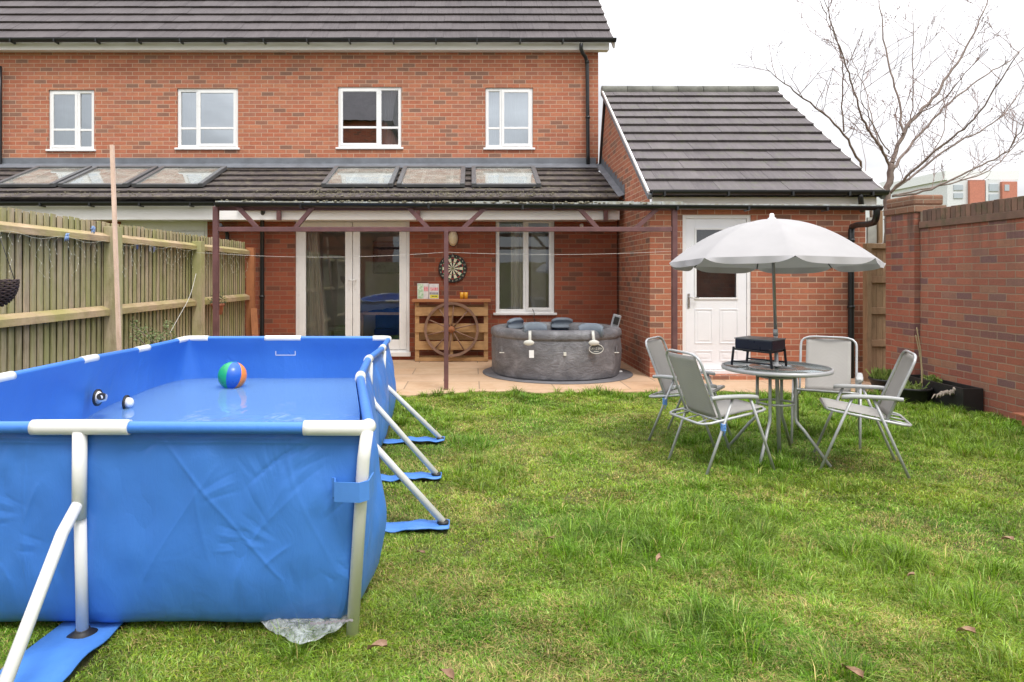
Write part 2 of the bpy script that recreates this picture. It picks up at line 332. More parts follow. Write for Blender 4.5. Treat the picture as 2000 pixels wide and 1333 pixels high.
# ---------------------------------------------------------------- mesh builder
def root_matrix(o):
    M = Matrix.Identity(4)
    while o is not None:
        M = Matrix.LocRotScale(o.location, o.rotation_euler.to_quaternion(), o.scale) @ M; o = o.parent
    return M
class MB:
    def __init__(s): s.v = []; s.f = []; s.r = []; s.s = []; s.mi = []; s.rnd = 0.5; s.m = 0; s.sm = False
    def add(s, vs, fs, smooth=None):
        o = len(s.v); s.v += [tuple(v) for v in vs]
        for f in fs:
            s.f.append([i + o for i in f]); s.r.append(s.rnd); s.s.append(s.sm if smooth is None else smooth); s.mi.append(s.m)
        return s
    def box(s, x0, x1, y0, y1, z0, z1):
        vs = [(x, y, z) for z in (z0, z1) for y in (y0, y1) for x in (x0, x1)]
        return s.add(vs, [(0, 2, 3, 1), (4, 5, 7, 6), (0, 1, 5, 4), (2, 6, 7, 3), (0, 4, 6, 2), (1, 3, 7, 5)], False)
    def hexa(s, c8): return s.add(c8, [(0, 3, 2, 1), (4, 5, 6, 7), (0, 1, 5, 4), (1, 2, 6, 5), (2, 3, 7, 6), (3, 0, 4, 7)], False)
    def bar(s, a, b, w, h, up=(0, 0, 1)):
        a, b = Vector(a), Vector(b); d = (b - a).normalized(); up = Vector(up)
        if abs(d.dot(up)) > .99: up = Vector((0, 1, 0))
        x = d.cross(up).normalized(); y = x.cross(d).normalized(); c = []
        for p in (a, b):
            for sx, sy in ((-1, -1), (1, -1), (1, 1), (-1, 1)): c.append(p + x * sx * w / 2 + y * sy * h / 2)
        return s.hexa(c)
    def prism(s, pts, d):
        n = len(pts); d = Vector(d); pts = [Vector(p) for p in pts]
        return s.add(pts + [p + d for p in pts], [tuple(range(n))[::-1], tuple(range(n, 2 * n))] + [(i, (i + 1) % n, (i + 1) % n + n, i + n) for i in range(n)], False)
    def tube(s, pts, r, seg=10, closed=False, caps=True):
        pts = [Vector(p) for p in pts]; n = len(pts); rs = r if isinstance(r, (list, tuple, np.ndarray)) else [r] * n
        tan = []
        for i in range(n):
            if closed: t = pts[(i + 1) % n] - pts[i - 1]
            else: t = pts[min(i + 1, n - 1)] - pts[max(i - 1, 0)]
            tan.append(t.normalized() if t.length > 1e-9 else Vector((0, 0, 1)))
        nrm = tan[0].orthogonal().normalized(); vs = []
        for i in range(n):
            nrm = (nrm - tan[i] * nrm.dot(tan[i])); nrm = nrm.normalized() if nrm.length > 1e-6 else tan[i].orthogonal().normalized(); bn = tan[i].cross(nrm)
            for k in range(seg):
                a = 2 * PI * k / seg; vs.append(pts[i] + (nrm * math.cos(a) + bn * math.sin(a)) * rs[i])
        fs = []; m = n if closed else n - 1
        for i in range(m):
            for k in range(seg):
                a = i * seg + k; b = i * seg + (k + 1) % seg; j = ((i + 1) % n) * seg
                fs.append((a, b, j + (k + 1) % seg, j + k))
        s.add(vs, fs, True)
        if caps and not closed:
            o = len(s.v); s.add([], [])
            s.f.append([o - n * seg + k for k in range(seg)][::-1]); s.f.append([o - seg + k for k in range(seg)])
            s.r += [s.rnd] * 2; s.s += [False] * 2; s.mi += [s.m] * 2
        return s
    def lathe(s, prof, c, seg=32, axis='Z', smooth=True, scale=(1, 1)):
        c = Vector(c); vs = []
        for (r, h) in prof:
            for k in range(seg):
                a = 2 * PI * k / seg; x, y = r * math.cos(a) * scale[0], r * math.sin(a) * scale[1]
                vs.append(c + (Vector((x, y, h)) if axis == 'Z' else Vector((x, h, y)) if axis == 'Y' else Vector((h, x, y))))
        fs = []
        for i in range(len(prof) - 1):
            for k in range(seg):
                q = (i * seg + k, i * seg + (k + 1) % seg, (i + 1) * seg + (k + 1) % seg, (i + 1) * seg + k)
                fs.append(q if axis != 'Y' else q[::-1])
        s.add(vs, fs, smooth)
        if prof[0][0] > 1e-6: o = len(s.v) - len(vs); s.f.append([o + k for k in range(seg)][::-1]); s.r.append(s.rnd); s.s.append(False); s.mi.append(s.m)
        if prof[-1][0] > 1e-6: o = len(s.v) - seg; s.f.append([o + k for k in range(seg)]); s.r.append(s.rnd); s.s.append(False); s.mi.append(s.m)
        return s
    def grid(s, rows, smooth=True, closed=False):
        n = len(rows); m = len(rows[0]); vs = [p for r in rows for p in r]; fs = []
        for i in range(n - 1):
            for j in range(m if closed else m - 1): fs.append((i * m + j, i * m + (j + 1) % m, (i + 1) * m + (j + 1) % m, (i + 1) * m + j))
        return s.add(vs, fs, smooth)
    def build(s, name, mat, parent=None, bevel=0, thick=0, label=None):
        M = root_matrix(parent).inverted() if parent is not None else None
        me = bpy.data.meshes.new(name); vs = s.v if M is None else [tuple(M @ Vector(v)) for v in s.v]
        me.from_pydata(vs, [], s.f); ms = mat if isinstance(mat, (list, tuple)) else [mat]
        for q in ms: me.materials.append(q)
        me.polygons.foreach_set('use_smooth', s.s); me.polygons.foreach_set('material_index', s.mi)
        a = me.attributes.new('rnd', 'FLOAT', 'FACE'); a.data.foreach_set('value', s.r); me.update()
        o = bpy.data.objects.new(name, me); COL.objects.link(o)
        if parent is not None: o.parent = parent
        if thick: md = o.modifiers.new('thickness', 'SOLIDIFY'); md.thickness = thick; md.offset = 0
        if bevel:
            md = o.modifiers.new('bevel', 'BEVEL'); md.width = bevel; md.segments = 2; md.limit_method = 'ANGLE'
        if label: o['label'] = label
        return o
def thing(name, label, cat, loc=(0, 0, 0), rz=0, group=None):
    o = bpy.data.objects.new(name, None); COL.objects.link(o); o.location = loc; o.rotation_euler = (0, 0, rz); o.empty_display_size = .1
    return tag(o, label, cat, group)
def tag(o, label, cat, group=None):
    o['label'] = label; o['category'] = cat
    if group: o['group'] = group
    return o
def struct(o): o['kind'] = 'structure'; return o
def box(x0, x1, y0, y1, z0, z1): return MB().box(x0, x1, y0, y1, z0, z1)
def tube(pts, r, seg=10, closed=False): return MB().tube(pts, r, seg, closed)
def smoothpath(pts, it=2):
    pts = [Vector(p) for p in pts]
    for _ in range(it):
        q = [pts[0]]
        for a, b in zip(pts, pts[1:]): q += [a.lerp(b, .25), a.lerp(b, .75)]
        q.append(pts[-1]); pts = q
    return pts
def copy_thing(root, loc, rz, label):
    c = root.copy(); COL.objects.link(c); c.location = loc; c.rotation_euler = (0, 0, rz); c['label'] = label
    for ch in list(root.children):
        d = ch.copy(); COL.objects.link(d); d.parent = c
        for g in list(ch.children):
            e = g.copy(); COL.objects.link(e); e.parent = d
    return c
def text_mesh(body, size, name, mat, parent, M, extrude=.001, width=None):
    cu = bpy.data.curves.new(name, 'FONT'); cu.body = body; cu.size = size; cu.align_x = 'CENTER'; cu.align_y = 'CENTER'; cu.extrude = extrude
    ob = bpy.data.objects.new(name, cu); COL.objects.link(ob); dg = bpy.context.evaluated_depsgraph_get()
    me = bpy.data.meshes.new_from_object(ob.evaluated_get(dg)); COL.objects.unlink(ob); bpy.data.objects.remove(ob)
    if width:
        xs = [v.co.x for v in me.vertices]; k = width / (max(xs) - min(xs)); me.transform(Matrix.Diagonal((k, 1, 1, 1)))
    me.transform(root_matrix(parent).inverted() @ M); me.materials.clear(); me.materials.append(mat)
    o = bpy.data.objects.new(name, me); COL.objects.link(o); o.parent = parent; return o

# ---------------------------------------------------------------- ground, patio
def vnoise(x, y, seed=0):
    rs = np.random.RandomState(seed); T = rs.rand(256, 256)
    xi = np.floor(x).astype(int); yi = np.floor(y).astype(int); fx = x - xi; fy = y - yi
    fx = fx * fx * (3 - 2 * fx); fy = fy * fy * (3 - 2 * fy); g = lambda a, b: T[a & 255, b & 255]
    return (g(xi, yi) * (1 - fx) + g(xi + 1, yi) * fx) * (1 - fy) + (g(xi, yi + 1) * (1 - fx) + g(xi + 1, yi + 1) * fx) * fy
def fbm(x, y, seed=0, o=3):
    return sum(vnoise(x * 2 ** k, y * 2 ** k, seed + k) / 2 ** k for k in range(o)) / sum(1 / 2 ** k for k in range(o))
def ground_z(x, y):
    h = (fbm(x * 2.3, y * 2.3, 3) - .5) * .05 + (fbm(x * 9, y * 9, 8, 2) - .5) * .02
    fade = np.clip((7.75 - y) / .5, 0, 1) * np.clip((5.1 - x) / .3, 0, 1) * np.clip((x + 3.4) / .3, 0, 1) * np.clip((y + 1) / .4, 0, 1)
    pool = np.clip(np.maximum(np.maximum(-2.75 - x, x + .25), np.maximum(2.2 - y, y - 6.6)) / .2, 0, 1)
    return h * fade * pool
def make_ground():
    xs = np.concatenate([[-400, -60, -12], np.arange(-3.8, 5.3, .05), [12, 60, 400]]); ys = np.concatenate([[-400, -60, -8], np.arange(-1.2, 8.3, .05), [14, 60, 400]])
    X, Y = np.meshgrid(xs, ys); Z = ground_z(X, Y)
    mb = MB(); rows = [[(X[i, j], Y[i, j], Z[i, j]) for j in range(X.shape[1])] for i in range(X.shape[0])]
    mb.grid(rows); struct(mb.build('ground', M_lawn))
make_ground()
pm = MB(); edge = []
xx = np.linspace(-3.46, 5.2, 90)
for x in xx: edge.append((x, 7.92 + .06 * math.sin(x * 5) + .04 * math.sin(x * 13 + 1) - (.28 if x < -.3 else 0) * min(1, (-.3 - x) * 2 if x < -.3 else 0), .0))
back = [(x, 12.0, .0) for x in xx]
pm.grid([[(x, y, .022) for x, y, _ in edge], [(x, y, .022) for x, y, _ in back]], False)
pm.grid([[(x, y, -.05) for x, y, _ in edge], [(x, y, .022) for x, y, _ in edge]], False)
struct(pm.build('patio', M_slab))

# ---------------------------------------------------------------- house
YL, YU = 10.9, 12.5
sL, sU = FX / YL, FX / YU
def wall_holes(mb, x0, x1, z0, z1, y, holes, th=.11):
    """front skin of a wall at y (facing -Y) with reveals th deep round each hole (hx0,hx1,hz0,hz1)"""
    xs = sorted({x0, x1, *[h[0] for h in holes], *[h[1] for h in holes]}); zs = sorted({z0, z1, *[h[2] for h in holes], *[h[3] for h in holes]})
    for a, b in zip(xs, xs[1:]):
        for c, d in zip(zs, zs[1:]):
            mx_, mz_ = (a + b) / 2, (c + d) / 2
            if any(h[0] < mx_ < h[1] and h[2] < mz_ < h[3] for h in holes): continue
            mb.add([(a, y, c), (b, y, c), (b, y, d), (a, y, d)], [(0, 1, 2, 3)], False)
    for h in holes:
        a, b, c, d = h; e = y + th
        mb.add([(a, y, c), (a, e, c), (a, e, d), (a, y, d)], [(0, 1, 2, 3)], False); mb.add([(b, y, c), (b, e, c), (b, e, d), (b, y, d)], [(3, 2, 1, 0)], False)
        mb.add([(a, y, d), (b, y, d), (b, e, d), (a, e, d)], [(3, 2, 1, 0)], False); mb.add([(a, y, c), (b, y, c), (b, e, c), (a, e, c)], [(0, 1, 2, 3)], False)
def rect(px0, px1, py0, py1, Y):
    a = P(px0, py1, Y); b = P(px1, py0, Y); return (a.x, b.x, a.z, b.z)
house = thing('terraced_house', 'red brick terraced house with dark tiled roof, white windows and lean-to extension with roof lights', 'house', (-3, 10.9, 0))
HX1 = 2.33
upw = [(95, 184, 176, 293, 'L'), (346, 465, 173, 290, 'R'), (660, 784, 170, 289, 'L'), (948, 1041, 172, 290, 'R')]
uh = [rect(a, b, c, d, YU) for a, b, c, d, _ in upw]
ZT = P(0, 100, YU).z
mb = MB(); wall_holes(mb, -11.5, HX1, 2.6, ZT, YU, uh)
mb.add([(HX1, YU, 0), (HX1, YU + 8, 0), (HX1, YU + 8, ZT), (HX1, YU, ZT)], [(0, 1, 2, 3)], False)
mb.add([(HX1, YU, ZT), (HX1, YU + 8, ZT), (HX1, YU + 4, ZT + 3.6)], [(0, 1, 2)], False)
mb.add([(-11.5, YU, 0), (-11.5, YU + 8, 0), (-11.5, YU + 8, ZT), (-11.5, YU, ZT)], [(3, 2, 1, 0)], False)
mb.add([(-11.5, YU + 8, 0), (HX1, YU + 8, 0), (HX1, YU + 8, ZT), (-11.5, YU + 8, ZT)], [(3, 2, 1, 0)], False)
mb.build('upper_wall', M_brick, house)
# lower wall
door_h = rect(577, 800, 414, 690, YL); win_h = rect(968, 1083, 426, 612, YL); ndoor_h = rect(235, 405, 432, 690, YL)
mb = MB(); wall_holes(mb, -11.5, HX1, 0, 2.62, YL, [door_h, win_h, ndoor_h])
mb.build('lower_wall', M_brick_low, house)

def window(px0, px1, py0, py1, Y, open_side, split, curtain, name='window', house=house, midbar=True, sill=True, glass=None):
    x0, x1, z0, z1 = rect(px0, px1, py0, py1, Y); yf = Y + .025; fw = .058; d = .06
    fr = MB(); x0 += .003; x1 -= .003; z0 += .003; z1 -= .003
    fr.box(x0, x0 + fw, yf, yf + d, z0, z1); fr.box(x1 - fw, x1, yf, yf + d, z0, z1)
    fr.box(x0 + fw, x1 - fw, yf, yf + d, z1 - fw, z1); fr.box(x0 + fw, x1 - fw, yf, yf + d, z0, z0 + fw)
    xs = x0 + (x1 - x0) * split; fr.box(xs - .03, xs + .03, yf, yf + d, z0 + fw, z1 - fw)
    zm = z0 + (z1 - z0) * .335
    wn = fr.build(name, M_cream, house, bevel=.005)
    panes = []
    for side, (a, b) in (('L', (x0 + fw, xs - .03)), ('R', (xs + .03, x1 - fw))):
        if side == open_side:      # casement sash, proud of the frame
            sw = .045; c, e = z0 + fw - .02, z1 - fw + .02; a2, b2 = a - .018, b + .018; ys = yf - .018
            sb = MB(); sb.box(a2, a2 + sw, ys, ys + .03, c, e); sb.box(b2 - sw, b2, ys, ys + .03, c, e); sb.box(a2 + sw, b2 - sw, ys, ys + .03, e - sw, e); sb.box(a2 + sw, b2 - sw, ys, ys + .03, c, c + sw)
            if midbar: sb.box(a2 + sw, b2 - sw, ys + .004, ys + .026, zm - .02, zm + .02)
            sb.build('sash', M_cream, wn, bevel=.004); gy = ys + .016; ga, gb, gc, ge = a2 + sw, b2 - sw, c + sw, e - sw
            h = MB(); hx = b2 - .022 if side == 'L' else a2 + .022; h.box(hx - .008, hx + .008, ys + .036, ys + .05, (c + e) / 2 - .06, (c + e) / 2 + .05); h.build('handle', M_brass, wn)
        else:
            ga, gb, gc, ge = a, b, z0 + fw, z1 - fw; gy = yf + .03
            if midbar:
                q = MB(); q.box(a, b, yf + .012, yf + .05, zm - .02, zm + .02); q.build('glazing_bar', M_cream, wn, bevel=.003)
        mb = MB(); mb.add([(ga, gy, gc), (gb, gy, gc), (gb, gy, ge), (ga, gy, ge)], [(0, 1, 2, 3)]); mb.build('pane', glass or M_glass, wn)
        if curtain.get(side):
            kind, mt = curtain[side]; n = 40; rows = []
            for zz in (z0 - .02, z1 + .02): rows.append([(a - .06 + (b - a + .12) * i / n, Y + .22 + .025 * math.sin(i * 1.3 + (2 if zz > z0 else 0) * .4) + .012 * math.sin(i * 3.1), zz) for i in range(n + 1)])
            MB().grid(rows).build('curtain', mt, wn)
    if sill: box(x0 - .04, x1 + .04, Y - .035, Y + .03, z0 - .035, z0 + .002).build('sill', M_cream, wn, bevel=.006)
    return wn
def room(px0, px1, py0, py1, Y, wallm, deep=1.6, ex=.35, floorm=M_inside_floor):
    x0, x1, z0, z1 = rect(px0, px1, py0, py1, Y); x0 -= ex; x1 += ex; z0 -= .05; z1 += .05; y0, y1 = Y + .12, Y + deep
    mb = MB(); mb.add([(x0, y1, z0), (x1, y1, z0), (x1, y1, z1), (x0, y1, z1)], [(0, 1, 2, 3)]); mb.add([(x0, y0, z0), (x0, y1, z0), (x0, y1, z1), (x0, y0, z1)], [(0, 1, 2, 3)])
    mb.add([(x1, y0, z0), (x1, y1, z0), (x1, y1, z1), (x1, y0, z1)], [(0, 1, 2, 3)]); mb.add([(x0, y0, z1), (x1, y0, z1), (x1, y1, z1), (x0, y1, z1)], [(0, 1, 2, 3)])
    mb.m = 1; mb.add([(x0, y0, z0), (x1, y0, z0), (x1, y1, z0), (x0, y1, z0)], [(0, 1, 2, 3)]); return mb.build('room_walls', [wallm, floorm], house)
window(95, 184, 176, 293, YU, 'L', .64, {'L': (0, M_curtain), 'R': (0, M_curtain)})
window(346, 465, 173, 290, YU, 'R', .33, {'L': (0, M_curtain)})
window(660, 784, 170, 289, YU, 'L', .655, {'R': (0, M_curtain)})
window(948, 1041, 172, 290, YU, 'R', .33, {'L': (0, M_curtain), 'R': (0, M_curtain)})
for a, b, c, d, _ in upw: room(a, b, c, d, YU, M_inside_dark if a == 660 else M_inside)  # third window: brown room walls stand in for the reflected brick
window(968, 1083, 426, 612, YL, 'R', .50, {}, midbar=False, glass=M_glass_dark)
rows = [[(P(1022, 0, 11.1).x - .2 + .2 * i / 14, 11.1 + .02 * math.sin(i * 1.3), z) for i in range(15)] for z in (.7, 2.2)]; MB().grid(rows).build('curtain', M_curtain_b, house)
room(968, 1083, 426, 612, YL, M_inside, 1.5)
xk = P(1053, 0, 11.2).x
box(xk - .14, xk + .10, 11.12, 11.16, .75, 2.05).build('window_blind', simple('blind', (.46, .44, .38), .8), house)

# French doors
def french(px0, px1, py0, py1, Y, house, handle=True):
    x0, x1, z0, z1 = rect(px0, px1, py0, py1, Y); z0 = P(0, 690, Y).z; yf = Y + .02; fw = .05
    fr = MB(); fr.box(x0, x0 + fw, yf, yf + .07, z0, z1); fr.box(x1 - fw, x1, yf, yf + .07, z0, z1); fr.box(x0 + fw, x1 - fw, yf, yf + .07, z1 - .16, z1); fr.box(x0 + fw, x1 - fw, yf, yf + .07, z0, z0 + .05)
    fr.box(x0 - .02, x1 + .02, Y - .06, Y + .02, z0 - .05, z0 + .02)
    d = fr.build('french_door', M_cream, house, bevel=.006); xm = (x0 + x1) / 2
    for s, a, b in ((-1, x0 + fw, xm - .004), (1, xm + .004, x1 - fw)):
        c, e = z0 + .055, z1 - .165; st = .115; ys = yf - .012
        lf = MB(); lf.box(a, a + st, ys, ys + .05, c, e); lf.box(b - st, b, ys, ys + .05, c, e); lf.box(a + st, b - st, ys, ys + .05, e - st, e); lf.box(a + st, b - st, ys, ys + .05, c, c + st + .04)
        lf.build('door_leaf', M_cream, d, bevel=.006)
        MB().add([(a + st, ys + .02, c + st), (b - st, ys + .02, c + st), (b - st, ys + .02, e - st), (a + st, ys + .02, e - st)], [(0, 1, 2, 3)]).build('pane', M_glass_dark, d)
        if handle:
            hx = b - .05 if s < 0 else a + .05; h = MB(); hz = P(0, 548, Y).z
            h.box(hx - .014, hx + .014, ys - .008, ys, hz - .14, hz + .05); h.tube([(hx, ys, hz), (hx, ys - .045, hz), (hx + s * -.11 * (1 if s < 0 else 1) * (1), ys - .045, hz)], .009, 8)
            h.build('handle', M_cream, d)
    return d
french(577, 800, 414, 690, YL, house)
french(235, 405, 432, 690, YL, house, False)
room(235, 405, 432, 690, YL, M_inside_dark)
room(577, 800, 414, 690, YL, M_inside, 2.6, .5)
# inside the dining room: table with blue cloth, chair seat, dark picture, curtain (parts of the house interior)
def inside_things():
    t = thing('dining_table', 'wooden dining table with rumpled blue cloth seen through the french door', 'table', (-1.45, 11.9, 0))
    box(-1.95, -.85, 11.55, 12.2, .70, .74).build('tabletop', M_batten, t)
    for x in (-1.9, -.98): box(x, x + .07, 11.6, 11.67, 0, .70).build('leg', M_batten, t)
    rows = []; n = 30
    for j in range(14):
        rows.append([(-1.75 + .9 * i / n, 11.55 + .6 * j / 13, .745 + .12 * abs(math.sin(i * .5 + j) * math.sin(j * .33)) * (i / n) + .005) for i in range(n + 1)])
    tag(MB().grid(rows).build('blue_cloth', M_blue_cloth, thick=.004), 'crumpled blue cloth lying on the dining table behind the door glass', 'cloth')
    b = thing('blue_bench', 'dark blue upholstered bench under the dining table behind the door glass', 'bench', (-1.3, 12.3, 0))
    box(-1.72, -.9, 12.25, 12.42, .02, .66).build('backrest', M_blue_cloth, b, bevel=.02); box(-1.72, -.9, 12.1, 12.27, .30, .42).build('seat', M_blue_cloth, b, bevel=.02)
    c = thing('dining_chair', 'wooden dining chair with padded seat behind the left door glass', 'chair', (-2.3, 12.0, 0))
    box(-2.5, -2.05, 11.75, 12.15, .40, .48).build('seat', M_curtain_b, c, bevel=.02); box(-2.08, -2.03, 11.75, 12.15, .0, .86).build('backrest', M_batten, c)
    for x, y in ((-2.48, 11.78), (-2.48, 12.1)): box(x, x + .04, y, y + .04, 0, .40).build('leg', M_batten, c)
    p = P(757, 503, 13.3); q = thing('wall_picture', 'dark framed picture on the far wall behind the right door glass', 'picture', (p.x, 13.3, p.z))
    box(p.x - .30, p.x + .26, 13.40, 13.44, p.z - .32, p.z + .32).build('frame', M_bk, q); box(p.x - .27, p.x + .23, 13.39, 13.40, p.z - .29, p.z + .29).build('print', simple('picture_print', (.03, .05, .09), .3, c2=(.10, .12, .14), vscale=6), q)
    rows = []
    for z in np.linspace(.22, 2.15, 12):
        t_ = 1 - (z - .22) / 1.9
        rows.append([(-2.66 + (.16 + .20 * t_) * i / 24, 11.1 + .04 * math.sin(i * 1.1) , z) for i in range(25)])
    tag(MB().grid(rows).build('curtain', M_curtain_b), 'beige curtain hanging at the left edge inside the french door', 'curtain')
inside_things()

# roofs
def tiles(name, x0, x1, A, B, g, tw, mat, parent, seed=1, skip=None, th=.028):
    rs = random.Random(seed); A = Vector((0, *A)); B = Vector((0, *B)); u = (B - A); L = u.length; u.normalize(); n = Vector((0, -u.z, u.y)); nc = max(1, round(L / g)); g = L / nc
    mb = MB()
    mb.box(0, 0, 0, 0, 0, 0) if False else None
    pa, pb = A - n * .02, B - n * .02
    mb.add([(x0, *pa.yz), (x1, *pa.yz), (x1, *pb.yz), (x0, *pb.yz)], [(0, 1, 2, 3)]); k2 = n * -.05
    mb.add([(x0, *(pa + k2).yz), (x1, *(pa + k2).yz), (x1, *(pb + k2).yz), (x0, *(pb + k2).yz)], [(3, 2, 1, 0)])
    for j in range(nc):
        off = (j % 2) * tw / 2; x = x0 - off
        while x < x1 - .01:
            a, b = max(x, x0) + .0015, min(x + tw, x1) - .0015; x += tw
            if b - a < .02: continue
            if skip and skip((a + b) / 2, (j + .5) * g): continue
            mb.rnd = rs.random(); e = rs.uniform(-.002, .002); t0 = j * g + rs.uniform(-.003, .003); t1 = min((j + 1) * g + .03, L + .01)
            lo = A + u * t0; hi = A + u * t1; c = []
            for p, nn in ((lo, 0.006), (hi, -.034)):
                c.append([(a, *(p + n * nn).yz), (b, *(p + n * nn).yz), (b, *(p + n * (nn + th + e)).yz), (a, *(p + n * (nn + th + e)).yz)])
            mb.hexa([c[0][0], c[0][1], c[1][1], c[1][0], c[0][3], c[0][2], c[1][2], c[1][3]])
    return mb.build(name, mat, parent)
roof_u = tiles('main_roof', -11.6, 2.56, (12.30, P(0, 77, 12.30).z), (12.30 + 4.3, P(0, 77, 12.30).z + 4.3 * math.tan(R(42.5))), .36, .30, M_tile, house)
ze = P(0, 82, 12.30).z
box(-11.6, 2.5, 12.345, 12.375, P(0, 98, 12.345).z, P(0, 80, 12.345).z).build('fascia_board', M_fascia, house)
box(-11.6, 2.49, 12.38, 12.49, P(0, 98, 12.345).z, P(0, 98, 12.345).z + .015).build('soffit', M_fascia, house)
def gutter(x0, x1, y, z, r=.055, parent=house, brackets=(), name='gutter', drop=0.0):
    mb = MB(); n = 9; rows = []
    for x in (x0, x1): rows.append([(x, y + r * math.cos(PI + PI * k / n), z + r * math.sin(PI + PI * k / n)) for k in range(n + 1)])
    mb.grid(rows); rows2 = [[(p[0], y + (p[1] - y) * .86, z + (p[2] - z) * .86) for p in rr] for rr in rows]; mb.grid(rows2)
    for x in (x0, x1): mb.add([(x, y + r * math.cos(PI + PI * k / n), z + r * math.sin(PI + PI * k / n)) for k in range(n + 1)], [tuple(range(n + 1))])
    mb.box(x0, x1, y - r - .006, y - r + .006, z - .008, z + .006)
    mb.v = [(v[0], v[1], v[2] - drop * (v[0] - x0) / (x1 - x0)) for v in mb.v]; z_ = z
    g = mb.build(name, M_black, parent)
    for bx in brackets:
        z = z_ - drop * (bx - x0) / (x1 - x0)
        q = MB(); q.box(bx - .012, bx + .012, y - r - .006, y + r + .04, z - r - .010, z - r * .2); q.build('bracket', M_black, g)
    return g
gutter(-11.6, 2.60, 12.245, P(0, 77, 12.245).z, brackets=[P(x, 0, 12).x for x in (5, 92, 175, 258, 342, 428, 508, 594, 678, 765, 850, 932, 1018, 1103)])
# verge
a0 = Vector((2.545, 12.28, P(0, 84, 12.06).z)); b0 = a0 + Vector((0, 4.3, 4.3 * math.tan(R(42.5))))
MB().bar(a0 + Vector((.03, 0, .02)), b0 + Vector((.03, 0, .02)), .03, .10).build('verge_trim', M_fascia, house)
# lean-to roof
LE, LT = (10.52, P(0, 389, 10.52).z), (12.48, P(0, 326, 12.48).z)
slx = {}
def lean_pt(t): return LE[0] + (LT[0] - LE[0]) * t, LE[1] + (LT[1] - LE[1]) * t
roof_l = tiles('lean_to_roof', -11.6, 2.28, LE, LT, .33, .30, M_tile_moss, house, 3)
ld = Vector((0, LT[0] - LE[0], LT[1] - LE[1])).normalized(); ln = Vector((0, -ld.z, ld.y))
box(-11.6, HX1 - .05, 12.455, 12.485, P(0, 328, 12.45).z, P(0, 309, 12.45).z).build('lead_flashing', M_lead, house)
fl = MB(); a = Vector((0, 12.30, lean_pt(.91)[1])) + ln * .045
MB().prism([(-11.6, 12.22, lean_pt(.868)[1] + .045), (-11.6, 12.46, lean_pt(.99)[1] + .05), (-11.6, 12.46, lean_pt(.99)[1] + .062), (-11.6, 12.22, lean_pt(.868)[1] + .056)], (13.86, 0, 0)).build('flashing_apron', M_lead, house)
def skylight(bl, br, ybot, ytop):
    """bl, br: x pixels of the bottom corners; the frame runs up the slope"""
    def slope_pt(px, py):   # intersect the roof plane
        k = (VY - py) / FX; c = LE[1] - ld.z / ld.y * LE[0] - EYE; Y = c / (k - ld.z / ld.y); return Y
    Yb = slope_pt(0, ybot); Yt = slope_pt(0, ytop); x0 = (bl - VX) * Yb / FX; x1 = (br - VX) * Yb / FX
    zb, zt = LE[1] + (Yb - LE[0]) * ld.z / ld.y, LE[1] + (Yt - LE[0]) * ld.z / ld.y
    A, B = Vector((0, Yb, zb)), Vector((0, Yt, zt)); q = MB(); X = Vector((1, 0, 0)); fw = .075
    def slab(mb, xa, xb, A, B, n0, n1):
        c = []
        for nn in (n0, n1):
            for (x, p) in ((xa, A), (xb, A), (xb, B), (xa, B)): v = p + ln * nn; c.append((x, v.y, v.z))
        mb.hexa(c)
    u = (B - A).normalized()
    slab(q, x0, x0 + fw, A, B, .03, .10); slab(q, x1 - fw, x1, A, B, .03, .10); slab(q, x0 + fw, x1 - fw, A, A + u * .06, .03, .085); slab(q, x0 + fw, x1 - fw, B - u * .07, B, .03, .10)
    s = q.build('roof_light', M_lead_frame, house, bevel=.008)
    g = MB(); vs = []
    for (x, p) in ((x0 + fw, A + u * .06), (x1 - fw, A + u * .06), (x1 - fw, B - u * .07), (x0 + fw, B - u * .07)): v = p + ln * .075; vs.append((x, v.y, v.z))
    g.add(vs, [(0, 1, 2, 3)]); g.build('pane', M_glass_roof, s)
    bb = MB(); slab(bb, x0 + fw, x1 - fw, A + u * .06, B - u * .07, .034, .04); bb.build('blind', M_skyblind, s)
    w_ = MB(); xm = (x0 + x1) / 2 + .1; 
    for xa, xb in ((xm - .28, xm - .23), (xm + .20, xm + .25)): slab(w_, xa, xb, A + u * .14, B - u * .1, .045, .055)
    slab(w_, xm - .28, xm + .25, B - u * .16, B - u * .12, .045, .055); w_.build('inner_frame', M_cream, s)
M_lead_frame = simple('rooflight_frame', (.115, .12, .125), .45, var=.2)
M_skyblind = simple('rooflight_blind', (.34, .33, .31), .8, c2=(.50, .49, .46), vscale=4)
for bl, br in ((-10, 108), (115, 250), (258, 397), (628, 768), (775, 908), (921, 1057)): skylight(bl, br, 370, 335)
gutter(-11.6, P(420, 0, 10.45).x, 10.45, P(0, 396, 10.45).z, brackets=[P(x, 0, 10.45).x for x in (82, 178, 275, 374)])
box(-11.6, P(1208, 0, 10.6).x, 10.53, 10.57, P(0, 430, 10.57).z, P(0, 403, 10.57).z).build('lower_fascia_board', M_fascia, house)
box(-11.6, P(1208, 0, 10.6).x, 10.575, 10.895, P(0, 430, 10.57).z, P(0, 430, 10.57).z + .015).build('lower_soffit', M_fascia, house)
